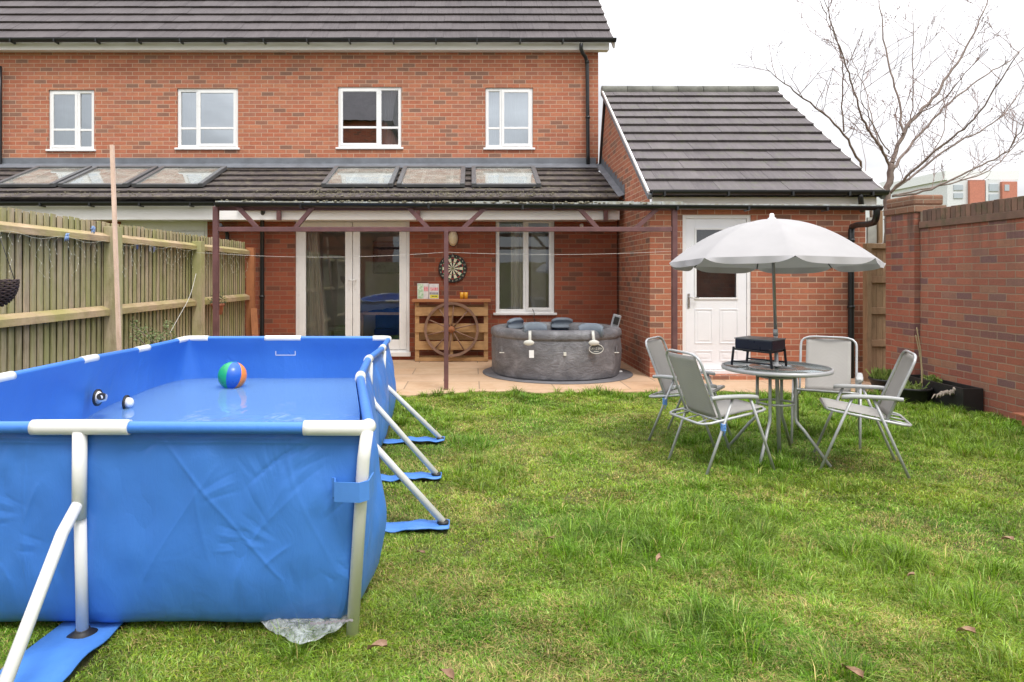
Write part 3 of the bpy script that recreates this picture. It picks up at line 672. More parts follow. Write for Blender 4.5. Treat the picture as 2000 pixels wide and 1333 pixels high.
# downpipes
def pipe(pts, r, parent, name='downpipe', clips=()):
    o = tube(smoothpath(pts, 1), r, 12).build(name, M_black, parent)
    for c in clips: q = MB(); q.lathe([(r + .008, -.02), (r + .008, .02)], c, 14); q.build('clip', M_black, o)
    return o
pipe([P(1135, 86, 12.245), P(1135, 100, 12.245), P(1146, 116, 12.42), P(1147, 135, 12.42), P(1148, 250, 12.42), P(1148.5, 322, 12.42)], .034, house, clips=[P(1146.5, 122, 12.42), P(1148, 230, 12.42)])
pipe([P(514, 400, 10.45), P(514, 410, 10.45), P(512, 440, 10.84), P(512, 700, 10.84)], .034, house, clips=[P(512, 450, 10.84), P(512, 580, 10.84)])
pipe([P(430, 440, 10.55), P(444, 452, 10.84), P(444, 470, 10.84), P(444, 700, 10.84)], .03, house)
pipe([P(0, 130, 12.42), P(0, 400, 12.42)], .034, house)
tube([P(985, 100, 12.16) + Vector((2.0, 0, 0)), P(985, 100, 12.16) + Vector((2.0, 0, -.01))], .001).build('stub', M_black, house) if False else None
# wall lamp, sensor
p = P(885, 466, YL); mb = MB(); mb.sm = True
mb.lathe([(.0, -.13), (.06, -.115), (.085, -.08), (.092, -.03), (.095, 0)], (p.x, YL - .004, p.z), 24, 'Y', scale=(.82, 1.35))
wl = thing('wall_lamp', 'cream oval bulkhead lamp on the brick wall above the dartboard', 'lamp', (p.x, YL, p.z)); mb.build('lamp_shade', flat('lamp_cream', (.78, .66, .45), .35), wl)
mb = MB(); mb.lathe([(.098, -.02), (.098, 0)], (p.x, YL - .001, p.z), 24, 'Y', scale=(.84, 1.35)); mb.build('base', M_dark_plastic, wl)
p = P(1136, 441, YL); sn = MB().lathe([(0, -.07), (.02, -.065), (.032, -.03), (.034, 0)], (p.x, YL - .002, p.z), 16, 'Y').build('motion_sensor', M_cream)
tag(sn, 'small white motion sensor on the brick wall right of the patio window', 'sensor')
# meter-height cable from the window into the tub
tag(tube(smoothpath([P(1040, 604, 10.86), P(1044, 612, 10.8), P(1042, 622, 10.7), P(1047, 634, 10.45)]), .006, 8).build('power_cable', M_cable), 'black cable hanging from the patio window down to the hot tub', 'cable')
# debris along the gutter edge

# ---------------------------------------------------------------- outbuilding to the right
outb = thing('brick_outbuilding', 'single storey red brick outbuilding with pitched tiled roof and white door', 'outbuilding', (3.8, 9.05, 0))
YO = 9.05; OX0, OX1 = 2.37, 5.23
RE, RT = (8.82, P(0, 376, 8.82).z), (11.95, P(0, 178, 11.95).z)
od = rect(1333, 1467, 420, 727, YO)
mb = MB(); wall_holes(mb, OX0, OX1, 0, 2.34, YO, [od], .09)
mb.add([(OX0, YO, 0), (OX0, YO, 2.44), (OX0, 11.93, RT[1] - .06), (OX0, 12.49, 3.3), (OX0, 12.49, 0)], [(0, 1, 2, 3, 4)], False)
mb.add([(OX1, YO, 0), (OX1, YO, 2.44), (OX1, 11.93, RT[1] - .06), (OX1, 12.9, 3.3), (OX1, 14, 0)], [(4, 3, 2, 1, 0)], False)
mb.add([(OX0, 14, 0), (OX1, 14, 0), (OX1, 14, 2.4), (OX0, 14, 2.4)], [(3, 2, 1, 0)], False)
mb.build('wall', M_brick_out, outb)
og = tiles('roof', 2.31, 5.34, RE, RT, .315, .30, M_tile_gar, outb, 5, th=.030)
mb = MB(); x = 2.29
while x < 5.34:
    b = min(x + .44, 5.37); mb.tube([(x, 11.97, RT[1] + .0), (b - .008, 11.97, RT[1] + .0)], .09, 14); x += .44
mb.build('ridge_tiles', M_ridge, outb)
for xv, nm in ((2.295, 'verge_mortar'), (5.35, 'verge_mortar')):
    mb = MB(); A = Vector((xv, RE[0], RE[1] + .0)); B = Vector((xv, RT[0], RT[1] + .0)); mb.bar(A + Vector((0, 0, .0)), B + Vector((0, 0, .0)), .022, .035); mb.build(nm, M_fascia, outb)
    A2 = A + Vector((.018 * (1 if xv < 3 else -1), 0, -.06)); B2 = B + Vector((.018 * (1 if xv < 3 else -1), 0, -.06)); MB().bar(A2, B2, .05, .07).build('verge_undercloak', M_lead, outb)
box(OX0 + .0, 5.3, 8.92, 8.955, P(0, 408, 8.92).z, P(0, 382, 8.92).z).build('fascia_board', M_fascia, outb)
box(OX0 + .0, 5.3, 8.96, 9.04, P(0, 400, 8.92).z, P(0, 400, 8.92).z + .012).build('soffit', M_fascia, outb)
gutter(2.33, 5.36, 8.79, P(0, 374, 8.79).z, .052, outb, [P(x, 0, 8.8).x for x in (1296, 1420, 1545, 1655, 1700)])
pipe([P(1680, 380, 8.79), P(1682, 400, 8.82), P(1684, 412, 8.9)], .034, outb, 'outlet_pipe')
box(P(1178, 0, 11.97).x - .03, P(1178, 0, 11.97).x, 11.9, 11.97, 0, 0) if False else None
# dark rear verge running down to the house wall
MB().bar((OX0 - .012, 11.99, RT[1] - .03), (OX0 - .012, 12.46, 3.36), .05, .06).build('rear_verge', M_black, outb)
# stepped lead flashing where the lean-to meets the side wall
mb = MB(); n = 11
for i in range(n):
    t0, t1 = i / n, (i + 1) / n; y0, z0 = lean_pt(t0); y1, z1 = lean_pt(t1)
    mb.add([(OX0 - .004, y0, z0 - .02), (OX0 - .004, y1, z1 - .02), (OX0 - .004, y1, z1 + .13 + .03), (OX0 - .004, y0, z1 + .13 + .03)], [(0, 1, 2, 3)], False)
y0, z0 = lean_pt(0); y1, z1 = lean_pt(1); mb.prism([(2.27, y0, z0 + .03), (OX0 - .002, y0, z0 + .06), (OX0 - .002, y1, z1 + .06), (2.27, y1, z1 + .03)], (0, 0, .008))
mb.build('stepped_flashing', M_lead, outb)
# door
def shed_door():
    x0, x1, z0, z1 = od; yf = YO + .015; f = MB(); w_ = .05
    f.box(x0, x0 + w_, yf, yf + .06, z0, z1); f.box(x1 - w_, x1, yf, yf + .06, z0, z1); f.box(x0 + w_, x1 - w_, yf, yf + .06, z1 - w_, z1); f.box(x0 - .01, x1 + .01, YO - .05, YO + .02, z0 - .02, z0 + .03)
    fr = f.build('door_frame', M_cream, outb, bevel=.004)
    a, b, c, e = x0 + w_ + .004, x1 - w_ - .004, z0 + .032, z1 - w_ - .004; ys = yf + .012
    g = rect(1360, 1440, 448, 583, YO); d = MB()
    d.box(a, g[0], ys, ys + .044, c, e); d.box(g[1], b, ys, ys + .044, c, e); d.box(g[0], g[1], ys, ys + .044, g[3], e); d.box(g[0], g[1], ys, ys + .044, c, g[2])
    dr = d.build('door', M_doorwhite, outb, bevel=.003)
    q = MB(); t = .018
    q.box(g[0] - t, g[0] + .008, ys - .012, ys - .001, g[2] - t, g[3] + t); q.box(g[1] - .008, g[1] + t, ys - .012, ys - .001, g[2] - t, g[3] + t)
    q.box(g[0] + .008, g[1] - .008, ys - .012, ys - .001, g[3] - .008, g[3] + t); q.box(g[0] + .008, g[1] - .008, ys - .012, ys - .001, g[2] - t, g[2] + .008)
    q.build('glazing_bead', M_cream, dr, bevel=.003)
    MB().add([(g[0], ys + .02, g[2]), (g[1], ys + .02, g[2]), (g[1], ys + .02, g[3]), (g[0], ys + .02, g[3])], [(0, 1, 2, 3)]).build('pane', M_glass_dark, dr)
    box(g[0] - .1, g[1] + .1, ys + .3, ys + .32, g[2] - .1, g[3] + .1).build('room_blind', M_inside_dark, outb)
    for pa, pb, pc, pd in ((1358, 1393, 604, 672), (1407, 1443, 604, 672), (1358, 1393, 686, 706), (1407, 1443, 686, 706)):
        r_ = rect(pa, pb, pc, pd, YO); m_ = MB(); k = .012
        m_.box(r_[0], r_[0] + k, ys - .006, ys - .001, r_[2], r_[3]); m_.box(r_[1] - k, r_[1], ys - .006, ys - .001, r_[2], r_[3]); m_.box(r_[0] + k, r_[1] - k, ys - .006, ys - .001, r_[3] - k, r_[3]); m_.box(r_[0] + k, r_[1] - k, ys - .006, ys - .001, r_[2], r_[2] + k)
        m_.box(r_[0] + .04, r_[1] - .04, ys - .004, ys - .001, r_[2] + .04 if r_[3] - r_[2] > .1 else r_[2] + .03, r_[3] - .04 if r_[3] - r_[2] > .1 else r_[3] - .03)
        m_.build('moulded_panel', M_doorwhite, dr, bevel=.003)
    h = MB(); hp = P(1346, 583, YO); h.box(hp.x - .014, hp.x + .014, ys - .01, ys, hp.z - .13, hp.z + .06); h.tube([(hp.x, ys - .01, hp.z + .01), (hp.x, ys - .05, hp.z + .01), (hp.x + .12, ys - .05, hp.z + .01)], .009, 8); h.build('handle', M_brass, dr)
    box(x0 - .1, x1 + .55, YO - .22, YO - .001, 0, z0 - .02).build('doorstep', M_brick_out, outb, bevel=.006)
M_doorwhite = simple('door_white', (.86, .87, .90), .35, var=.04, vscale=3)
shed_door()

# ---------------------------------------------------------------- patio canopy (brown frame, long gutter)
YP = 8.07
can = thing('patio_canopy', 'brown painted timber patio canopy frame with braces and long black gutter', 'canopy', (-.3, YP, 0))
def vpost(px, ytop, w_=.055): 
    x = P(px, 0, YP).x; return box(x - w_ / 2, x + w_ / 2, YP - .03, YP + .03, 0.0, P(0, ytop, YP).z)
vpost(422, 404, .062).build('post', M_brown, can, bevel=.004); vpost(1317, 406, .06).build('post', M_brown, can, bevel=.004); vpost(871.5, 452, .052).build('post', M_brown, can, bevel=.004)
x0, x1 = P(422, 0, YP).x + .032, P(1317, 0, YP).x - .031
box(x0, x1, YP - .024, YP + .024, P(0, 453, YP).z, P(0, 444, YP).z).build('crossbeam', M_brown, can, bevel=.004)
box(x0 - .05, P(1322, 0, YP).x, YP + .035, YP + .075, P(0, 411, YP).z, P(0, 402, YP).z).build('eaves_beam', M_brown, can, bevel=.004)
for (a, b) in (((462, 402), (503, 446)), ((612, 404), (577, 446)), ((796, 404), (836, 446)), ((950, 404), (905, 446)), ((1128, 404), (1168, 448)), ((1284, 408), (1240, 448))):
    MB().bar(P(a[0], a[1], YP), P(b[0], b[1], YP), .05, .044, (0, 1, 0)).build('brace', M_brown, can, bevel=.003)
for px in (545, 817, 1183):
    x = P(px, 0, 10.49).x; box(x - .03, x + .03, 10.46, 10.525, P(0, 431, 10.49).z, P(0, 410, 10.49).z).build('wall_bracket', M_brown, can)
box(P(465, 0, 10.49).x, P(1208, 0, 10.49).x, 10.465, 10.525, P(0, 410.5, 10.49).z, P(0, 404, 10.49).z).build('wall_plate', M_brown, can)
# long gutter, pale sheet edge, moss in it
gx0, gx1 = P(424, 0, YP).x, P(1718, 0, YP).x
gutter(gx0, gx1, YP - .03, P(0, 397.5, YP).z, .045, can, [P(x, 0, YP).x for x in (590, 838, 1020, 1080, 1320, 1458, 1610)], drop=.045)
zs0 = P(0, 395.5, YP).z
MB().add([(gx0, YP - .02, zs0), (2.36, YP - .02, zs0), (2.36, 10.45, zs0 + .21), (gx0, 10.45, zs0 + .21)], [(0, 1, 2, 3)]).build('roof_sheet', M_sheet, can)
rs = random.Random(5); mb = MB()
x = gx0
while x < gx1:
    l = rs.uniform(.05, .35)
    if x < P(845, 0, YP).x or x > P(1330, 0, YP).x: h = .012
    else: h = rs.uniform(.012, .04)
    dz_ = -.045 * (x - gx0) / (gx1 - gx0); mb.box(x, x + l - .003, YP - .06, YP - .03, zs0 - .015 + dz_, zs0 + h * .8 + dz_); x += l
mb.build('sheet_edge', [simple('weathered_edge', (.46, .49, .48), .7, c2=(.30, .29, .22), vscale=14, bump=.3)], can)
mb = MB(); mb.sm = True
for i in range(330):
    px = rs.choice([rs.uniform(620, 1060), rs.uniform(840, 1260), rs.uniform(424, 1300)]); q = P(px, 394, YP - .045); s = rs.uniform(.008, .026)
    mb.lathe([(0, -s * .5), (s, 0), (0, s * .6)], (q.x, q.y + rs.uniform(-.02, .02), q.z + rs.uniform(-.006, .014) - .045 * (q.x - gx0) / (gx1 - gx0)), 5)
mb.build('moss_debris', M_debris, can)['kind'] = 'stuff'
mb = MB(); mb.sm = True
for i in range(700):
    px = rs.choice([rs.uniform(600, 1080), rs.uniform(0, 1190)]); x = P(px, 0, 10.7).x; t = abs(rs.gauss(0, .10)); y, z = lean_pt(min(t, .3)); s = rs.uniform(.008, .022)
    mb.lathe([(0, -s * .4), (s, 0), (0, s * .5)], (x, y, z + .045), 5)
o = mb.build('moss', M_debris, roof_l); o['kind'] = 'stuff'
pipe([P(1712, 402, YP - .03), P(1712, 425, YP - .03), P(1706, 438, YP + .1), P(1665, 440, 8.95), P(1662, 452, 8.98), P(1662, 560, 8.98), P(1662, 748, 8.98)], .038, can, clips=[P(1662, 470, 8.98), P(1662, 600, 8.98)])
# washing line
pts = []
for a, b, sag in ((P(383, 494, 8.55), P(424, 496, YP), .0), (P(424, 496, YP), P(871, 493, YP), .05), (P(871, 493, YP), P(1317, 491, YP), .035)):
    for i in range(12): t = i / 12; q = a.lerp(b, t); q.z -= sag * 4 * t * (1 - t); pts.append(q)
pts.append(P(1317, 491, YP)); pts += [P(1313, 500, YP), P(1312, 560, YP)]
tag(tube(pts, .0017, 6).build('washing_line', M_rope), 'thin white washing line strung between the brown canopy posts', 'washing line')

# ---------------------------------------------------------------- pallet bar, wheel, dartboard, small items
YB = 10.72
pal = thing('pallet_bar', 'upright wooden pallet with a shelf on top against the brick wall', 'pallet', P(882, 713, YB)[:2] + (0,))
for pa, pb in ((600, 617), (632, 649), (666, 683), (698, 712)):
    a, b = P(811, pb, YB), P(953, pa, YB); mb = MB(); mb.rnd = rs.random(); mb.box(a.x, b.x, YB - .07, YB - .05, max(a.z, .03), b.z); mb.build('slat', M_pallet, pal, bevel=.003)
for px in (811, 877, 945):
    a = P(px, 0, YB); mb = MB(); mb.rnd = rs.random(); mb.box(a.x, a.x + .065, YB - .048, YB + .05, .022, P(0, 590, YB).z - .004); mb.build('upright', M_pallet, pal, bevel=.003)
for pa, pb in ((597, 612), (650, 664), (695, 710)):
    a, b = P(811, pb, YB + .07), P(953, pa, YB + .07); mb = MB(); mb.rnd = rs.random(); mb.box(a.x, b.x, YB + .052, YB + .07, a.z, b.z); mb.build('back_slat', M_pallet, pal)
a, b = P(806, 590, YB), P(958, 585, YB); box(a.x, b.x, YB - .12, YB + .12, a.z, b.z + .004).build('shelf', M_shelf, pal, bevel=.004)
ztop = b.z + .004
wc = P(882, 644, YB - .11); wh = thing('wagon_wheel', 'old wooden wagon wheel leaning on the pallet bar', 'wheel', (wc.x, wc.y, wc.z - .43))
R0 = .425; mb = MB(); n = 64
prof = [(R0 - .04, -.022), (R0, -.026), (R0, .02), (R0 - .04, .016), (R0 - .04, -.022)]
mb.lathe(prof, (wc.x, wc.y, wc.z), 64, 'Y', False); mb.f = mb.f[:-2]; mb.r = mb.r[:-2]; mb.s = mb.s[:-2]; mb.mi = mb.mi[:-2]
mb.build('rim', M_wheel, wh, bevel=.003)
mb = MB(); mb.lathe([(0, -.05), (.022, -.05), (.03, -.03), (.05, -.03), (.052, .02), (.0, .02)], tuple(wc), 24, 'Y'); mb.build('hub', M_orange_wood, wh)
for k in range(10):
    a = R(13) + k * 2 * PI / 10; d = Vector((math.cos(a), 0, math.sin(a))); tube([wc + d * .045, wc + d * .2, wc + d * (R0 - .035)], [.012, .009, .011], 8).build('spoke', M_wheel, wh)
# dartboard
dc = P(884, 525, YL - .03); db = thing('dartboard', 'round dartboard hanging on the brick wall below the oval lamp', 'dartboard', tuple(dc))
mb = MB(); mb.lathe([(.222, -.0), (.225, .004), (.225, .026), (.0, .026)], tuple(dc), 48, 'Y'); mb.build('board', M_bk, db)
mb = MB(); y = dc.y - .003
rings = [(.0, .008, 'r'), (.008, .018, 'g'), (.018, .098, 'a'), (.098, .108, 'b'), (.108, .162, 'a'), (.162, .172, 'b')]
for k in range(20):
    for r0, r1, kd in rings:
        if kd in 'rg': mb.m = 2 if kd == 'r' else 3
        elif kd == 'a': mb.m = 0 if k % 2 == 0 else 1
        else: mb.m = 2 if k % 2 == 0 else 3
        a0, a1 = (k - .5) * PI / 10 + PI / 2, (k + .5) * PI / 10 + PI / 2
        mb.add([(dc.x + r * math.cos(a), y, dc.z + r * math.sin(a)) for r, a in ((r0, a0), (r0, a1), (r1, a1), (r1, a0))], [(0, 1, 2, 3)], False)
mb.build('scoring_face', [M_bk, M_cream2, M_red, M_green], db)
nums = [20, 1, 18, 4, 13, 6, 10, 15, 2, 17, 3, 19, 7, 16, 8, 11, 14, 9, 12, 5]
for k, nn in enumerate(nums):
    a = PI / 2 - k * PI / 10; text_mesh(str(nn), .034, 'number', M_cream2, db, Matrix.Translation((dc.x + .197 * math.cos(a), y, dc.z + .197 * math.sin(a))) @ Matrix.Rotation(PI / 2, 4, 'X'))
tube([P(884, 499, YL - .02), P(884, 495, YL - .01)], .006, 6).build('hook', M_brass, db)
# board games on the shelf
yb_ = YB - .02
def game(px0, px1, py0, label, tilt, patches, base):
    a, b = P(px0, 0, yb_), P(px1, 0, yb_); h = P(0, py0, yb_).z - ztop
    g = thing('game_box', label, 'box', ((a.x + b.x) / 2, yb_, ztop + .001)); mb = MB(); mb.box(a.x, b.x, yb_, yb_ + .045, ztop + .001, ztop + h); mb.build('box', base, g, bevel=.002)
    for (u0, u1, v0, v1, mt) in patches:
        W = b.x - a.x; q = MB(); q.box(a.x + u0 * W, a.x + u1 * W, yb_ - .0015, yb_ - .0003, ztop + v0 * h, ztop + v1 * h); q.build('printed_panel', mt, g)
    return g
M_print_g = simple('print_green', (.25, .50, .25), .4, c2=(.75, .82, .72), vscale=22); M_print_w = simple('print_pale', (.78, .74, .72), .4, c2=(.62, .60, .64), vscale=18); M_print_r = simple('print_red', (.70, .13, .18), .4, c2=(.80, .55, .55), vscale=28)
M_print_y = flat('print_yellow', (.75, .68, .08)); M_print_d = simple('print_dusk', (.18, .22, .25), .4, c2=(.45, .40, .45), vscale=22)
game(815, 837, 554, 'green and white game box standing on the pallet shelf', 0, [(.03, .55, .04, .96, M_print_g), (.6, .97, .5, .8, M_print_r)], M_print_w)
g2 = game(838, 857, 555, 'pale game box with red lettering and yellow corner panel', 0, [(.08, .92, .55, .76, M_print_r), (.05, .95, .30, .45, M_print_d), (.1, .97, .06, .28, M_print_y)], M_print_w)
q0, q1 = P(838, 0, yb_), P(857, 0, yb_); q = MB()
for i in range(4): q.box(q0.x + .045 + i * .022, q0.x + .060 + i * .022, yb_ - .003, yb_ - .0017, ztop + .035, ztop + .050)
q.build('lettering', M_bk, g2)
for k, (px, lb) in enumerate(((902, 'amber tumbler with straw on the pallet shelf, nearer the post'), (910, 'amber tumbler with straw on the pallet shelf, nearer the window'))):
    p = P(px, 0, YB - .03); c = thing('tumbler', lb, 'cup', (p.x, YB - .03, ztop), group='amber tumblers on the pallet shelf')
    MB().lathe([(.0, 0), (.027, 0), (.030, .05), (.033, .105), (.029, .105), (.026, .01), (0, .01)], (p.x, YB - .03, ztop + .001), 20).build('cup', M_amber, c)
    tube([(p.x + .005, YB - .03, ztop + .01), (p.x + .012, YB - .03, ztop + .145)], .0025, 6).build('straw', M_bk, c)

# ---------------------------------------------------------------- hot tub
tc_ = Vector((1.17, 9.47, .022)); TR = .885
m_ = MB().lathe([(1.03, 0), (1.03, .008), (0, .008)], (tc_.x + .02, tc_.y, .024), 48).build('tub_mat', M_mat); tag(m_, 'round dark grey mat on the patio under the inflatable hot tub', 'mat')
tub = thing('hot_tub', 'round grey marbled inflatable hot tub on the patio against the brick wall', 'hot tub', tuple(tc_))
def tr_(a, base):   # slightly faceted round
    k = 12; ph = (a + .15) % (2 * PI / k) - PI / k; return base * (.5 + .5 * math.cos(PI / k) / math.cos(ph))
prof = [(1.0 - .015, .012), (1.0, .05), (1.008, .2), (1.012, .34), (1.004, .47), (.998, .50), (.994, .512), (1.012, .518), (1.018, .54), (1.018, .58), (1.005, .612), (.97, .632), (.90, .64), (.84, .632), (.80, .60), (.79, .50)]
seg = 144; rows = []
rw = np.random.RandomState(4)
for (f, z) in prof:
    rows.append([(tc_.x + tr_(2 * PI * k / seg, TR * f + .006 * math.sin(9 * z + 7 * k / seg * 2 * PI) * (z < .5)) * math.cos(2 * PI * k / seg), tc_.y + tr_(2 * PI * k / seg, TR * f) * math.sin(2 * PI * k / seg), tc_.z + .01 + z) for k in range(seg)])
mb = MB().grid(rows, True, True); mb.build('tub_wall', M_tub, tub)
MB().lathe([(.70, .50), (.70, .10), (0, .10)], tuple(tc_), 48).build('lining', M_tub_in, tub)
MB().lathe([(.705, .0), (0, 0.001)], (tc_.x, tc_.y, tc_.z + .56), 48).build('water', simple('tub_water', (.02, .05, .16), .05, var=.3, vscale=10, bump=.2, bscale=8), tub)
def pillow(px, py, Y, yaw, wd=.31):
    p = P(px, py, Y); mb = MB(); rows = []
    for j in range(9):
        v = j / 8; rows.append([])
        for i in range(15):
            u = i / 14 * 2 - 1; ca, sa = math.cos(yaw), math.sin(yaw)
            x = u * wd / 2; z = (-.04 + .15 * v) * (1 - .45 * u ** 4 * v) ; y = .05 * u * u + .03 * math.sin(PI * v)
            rows[-1].append((p.x + x * ca - y * sa, p.y + x * sa + y * ca, p.z + z))
    return mb.grid(rows).build('headrest', M_pillow, tub, thick=.055)
for (px, py, Y, yw) in ((1013, 638, 9.75, .8), (1042, 648, 8.85, PI + .25), (1099, 637, 10.1, 0), (1155, 650, 8.82, PI - .3)): pillow(px, py, Y, yw)
M_tag = flat('strap_pale', (.66, .65, .60), .5)
for px, ya in ((1035, 8.60), (1158, 8.60)):
    rr = [P(px, 648, 8.80), P(px, 646, 8.70), P(px, 650, ya - .02), P(px + (0 if px < 1100 else 2), 668, ya - .03)]
    mb = MB(); pts = smoothpath(rr, 2); mb.grid([[q + Vector((-.018, 0, 0)) for q in pts], [q + Vector((.018, 0, 0)) for q in pts]]); mb.build('headrest_strap', M_tag, tub, thick=.004)
    c = P(px - 2 if px < 1100 else px + 2, 670, ya - .035); MB().lathe([(0, -.006), (.03, -.004), (.032, 0)], tuple(c), 20, 'Y', scale=(2.1, 1.1)).build('oval_tab', M_tag, tub)
c = P(1164, 682, 8.60); mb = MB(); n = 40; ring = [(c.x + .088 * math.cos(2 * PI * k / n), c.y - .012, c.z + .058 * math.sin(2 * PI * k / n)) for k in range(n)]
mb.tube(ring, .005, 6, True); lo = mb.build('logo_badge', M_tag, tub)
MB().lathe([(0, -.004), (.088, 0)], (c.x, c.y - .004, c.z), 32, 'Y', scale=(1, .66)).build('badge_plate', simple('badge_dark', (.12, .12, .125), .5), tub)
text_mesh('LAY-Z-SPA', .038, 'lettering', M_tag, tub, Matrix.Translation((c.x, c.y - .014, c.z + .004)) @ Matrix.Rotation(PI / 2, 4, 'X'), width=.145)
box(c.x - .03, c.x + .03, c.y - .015, c.y - .010, c.z - .034, c.z - .028).build('badge_line', M_tag, tub)
for px in (1103, 980, 1204):
    q = P(px, 690, 8.59 if px == 1103 else 8.95); mb = MB(); mb.box(q.x - .008, q.x + .008, q.y - .012, q.y + .0, q.z - .0, q.z + .09); mb.build('strap', M_tub, tub)
    mb = MB(); mb.box(q.x - (.018 if px == 1103 else .032), q.x + (.018 if px == 1103 else .032), q.y - .02, q.y, q.z - (.035 if px == 1103 else -.0), q.z + .012); mb.build('buckle', M_tag, tub, bevel=.004)
q = P(1038, 690, 8.57); box(q.x - .03, q.x + .03, q.y - .006, q.y - .003, q.z - .06, q.z + .035).build('care_tag', M_cream, tub)
q = P(1203, 628, 9.35); mb = MB(); mb.bar(q + Vector((-.03, 0, -.10)), q + Vector((.02, 0, .09)), .11, .04, (0, 1, 0)); cp = mb.build('control_panel', flat('panel_grey', (.33, .34, .36), .4), tub, bevel=.008)
mb = MB(); mb.bar(q + Vector((-.015, -.031, -.04)), q + Vector((.012, -.031, .06)), .07, .006, (0, 1, 0)); mb.build('panel_screen', M_bk, tub)
q = G(1211, 727, .03); tag(MB().lathe([(.0, .02), (.03, .018), (.036, 0)], tuple(q), 16).build('drain_cap', M_cream), 'small white cap lying on the dark mat beside the hot tub', 'cap')

# ---------------------------------------------------------------- swimming pool
pool = thing('frame_pool', 'large blue rectangular frame pool with white tube frame standing on the lawn', 'pool', (-1.6, 4.4, 0))
rimpts = [(-.376, 2.53, .811), (-.60, 3.69, .824), (-.69, 4.58, .81), (-.724, 5.58, .777), (-.768, 6.40, .78), (-1.76, 6.40, .782), (-2.66, 6.40, .78), (-2.70, 5.58, .769), (-2.56, 4.58, .813), (-2.55, 3.69, .818), (-2.55, 2.53, .811), (-1.447, 2.53, .815)]
def resample(pts, n, closed=True):
    p = np.array(pts + ([pts[0]] if closed else []), float); d = np.r_[0, np.cumsum(np.linalg.norm(np.diff(p[:, :2], axis=0), axis=1))]
    s = np.linspace(0, d[-1], n, endpoint=not closed); return np.stack([np.interp(s, d, p[:, k]) for k in range(3)], 1), s, d
NP = 2200
base, sarr, dnode = resample(rimpts, NP); per = dnode[-1]; step = per / NP
def smooth_loop(p, win):
    k = max(1, int(win / step / 2)); 
    if k < 1: return p
    w_ = np.hanning(2 * k + 3)[1:-1]; w_ /= w_.sum(); n = len(w_) // 2
    q = np.concatenate([p[-n:], p, p[:n]]); return np.stack([np.convolve(q[:, i], w_, 'valid') for i in range(p.shape[1])], 1)
def loop_normals(p):
    t = np.roll(p, -8, 0) - np.roll(p, 8, 0); nrm = np.stack([t[:, 1], -t[:, 0]], 1); nrm /= np.linalg.norm(nrm, axis=1)[:, None] + 1e-9; return nrm
# loop runs front-right -> back -> left -> front, i.e. anticlockwise: outward normal = (ty,-tx)
rim = smooth_loop(base, .16)
side_bulge = np.zeros(NP); ctr = np.array([np.mean([p[0] for p in rimpts]), 4.4])
for i in range(NP):
    x, y, _ = base[i]; d = min(abs(sarr[i] - dn) for dn in dnode) ; m_ = min(1, d / .35)
    side_bulge[i] = .6 + .4 * m_ if y > 2.6 else .0
zfr = np.array([0., .012, .03, .055, .09, .14, .2] + list(np.linspace(.22, .725, 88)) + [.735, .742, .748, .753, .76, .775, .79, .802])
crs = np.random.RandomState(12); creases = []
for _ in range(150):
    s0 = crs.rand() * per; z0 = crs.rand() * .75; a = crs.choice([PI / 2, PI / 2, 1.0, 2.2, .6, 2.6]) + crs.randn() * .25; L = .03 + .15 * crs.rand() ** 1.5
    creases.append((s0, z0, math.cos(a), math.sin(a), L, (.002 + .0035 * crs.rand()) * crs.choice([-1, 1]), .004 + .008 * crs.rand()))
for s_, z_, a, L in ((per - .62, .55, 2.25, .62), (per - .75, .40, 1.0, .35), (per - .45, .35, 1.1, .3), (per - .25, .5, 2.0, .25), (per - 1.3, .4, PI / 2, .4), (per - 1.42, .4, PI / 2, .45), (.12, .5, 1.2, .25), (per - .12, .45, 1.9, .22)):
    creases.append((s_ % per, z_, math.cos(a), math.sin(a), L, .0042 if L > .6 else .002, .006))
for _ in range(34):
    s0 = (per - crs.choice([.38, .44, 1.42, .12, .25, 1.5, 2.0, 1.3]) + crs.randn() * .07) % per; z0 = crs.choice([.66, .6, .5, .3, .2]) + crs.randn() * .05; a0_ = crs.rand() * PI
    for q in range(crs.randint(3, 6)): creases.append(((s0 + .028 * q * math.cos(a0_ + PI / 2)) % per, z0 + .028 * q * math.sin(a0_ + PI / 2), math.cos(a0_ + .12 * q), math.sin(a0_ + .12 * q), .03 + .05 * crs.rand(), .0022 * (1 if q % 2 else -1), .006))
def crease_disp(s, z):
    out_ = np.zeros_like(s)
    for s0, z0, ca, sa, L, amp, wd in creases:
        ds = (s - s0 + per / 2) % per - per / 2; dz = z - z0; u = ds * ca + dz * sa; v = -ds * sa + dz * ca + .05 * u * u / L
        out_ += amp * np.exp(-np.abs(v) / wd) * np.exp(-(u / L) ** 4)
    return out_
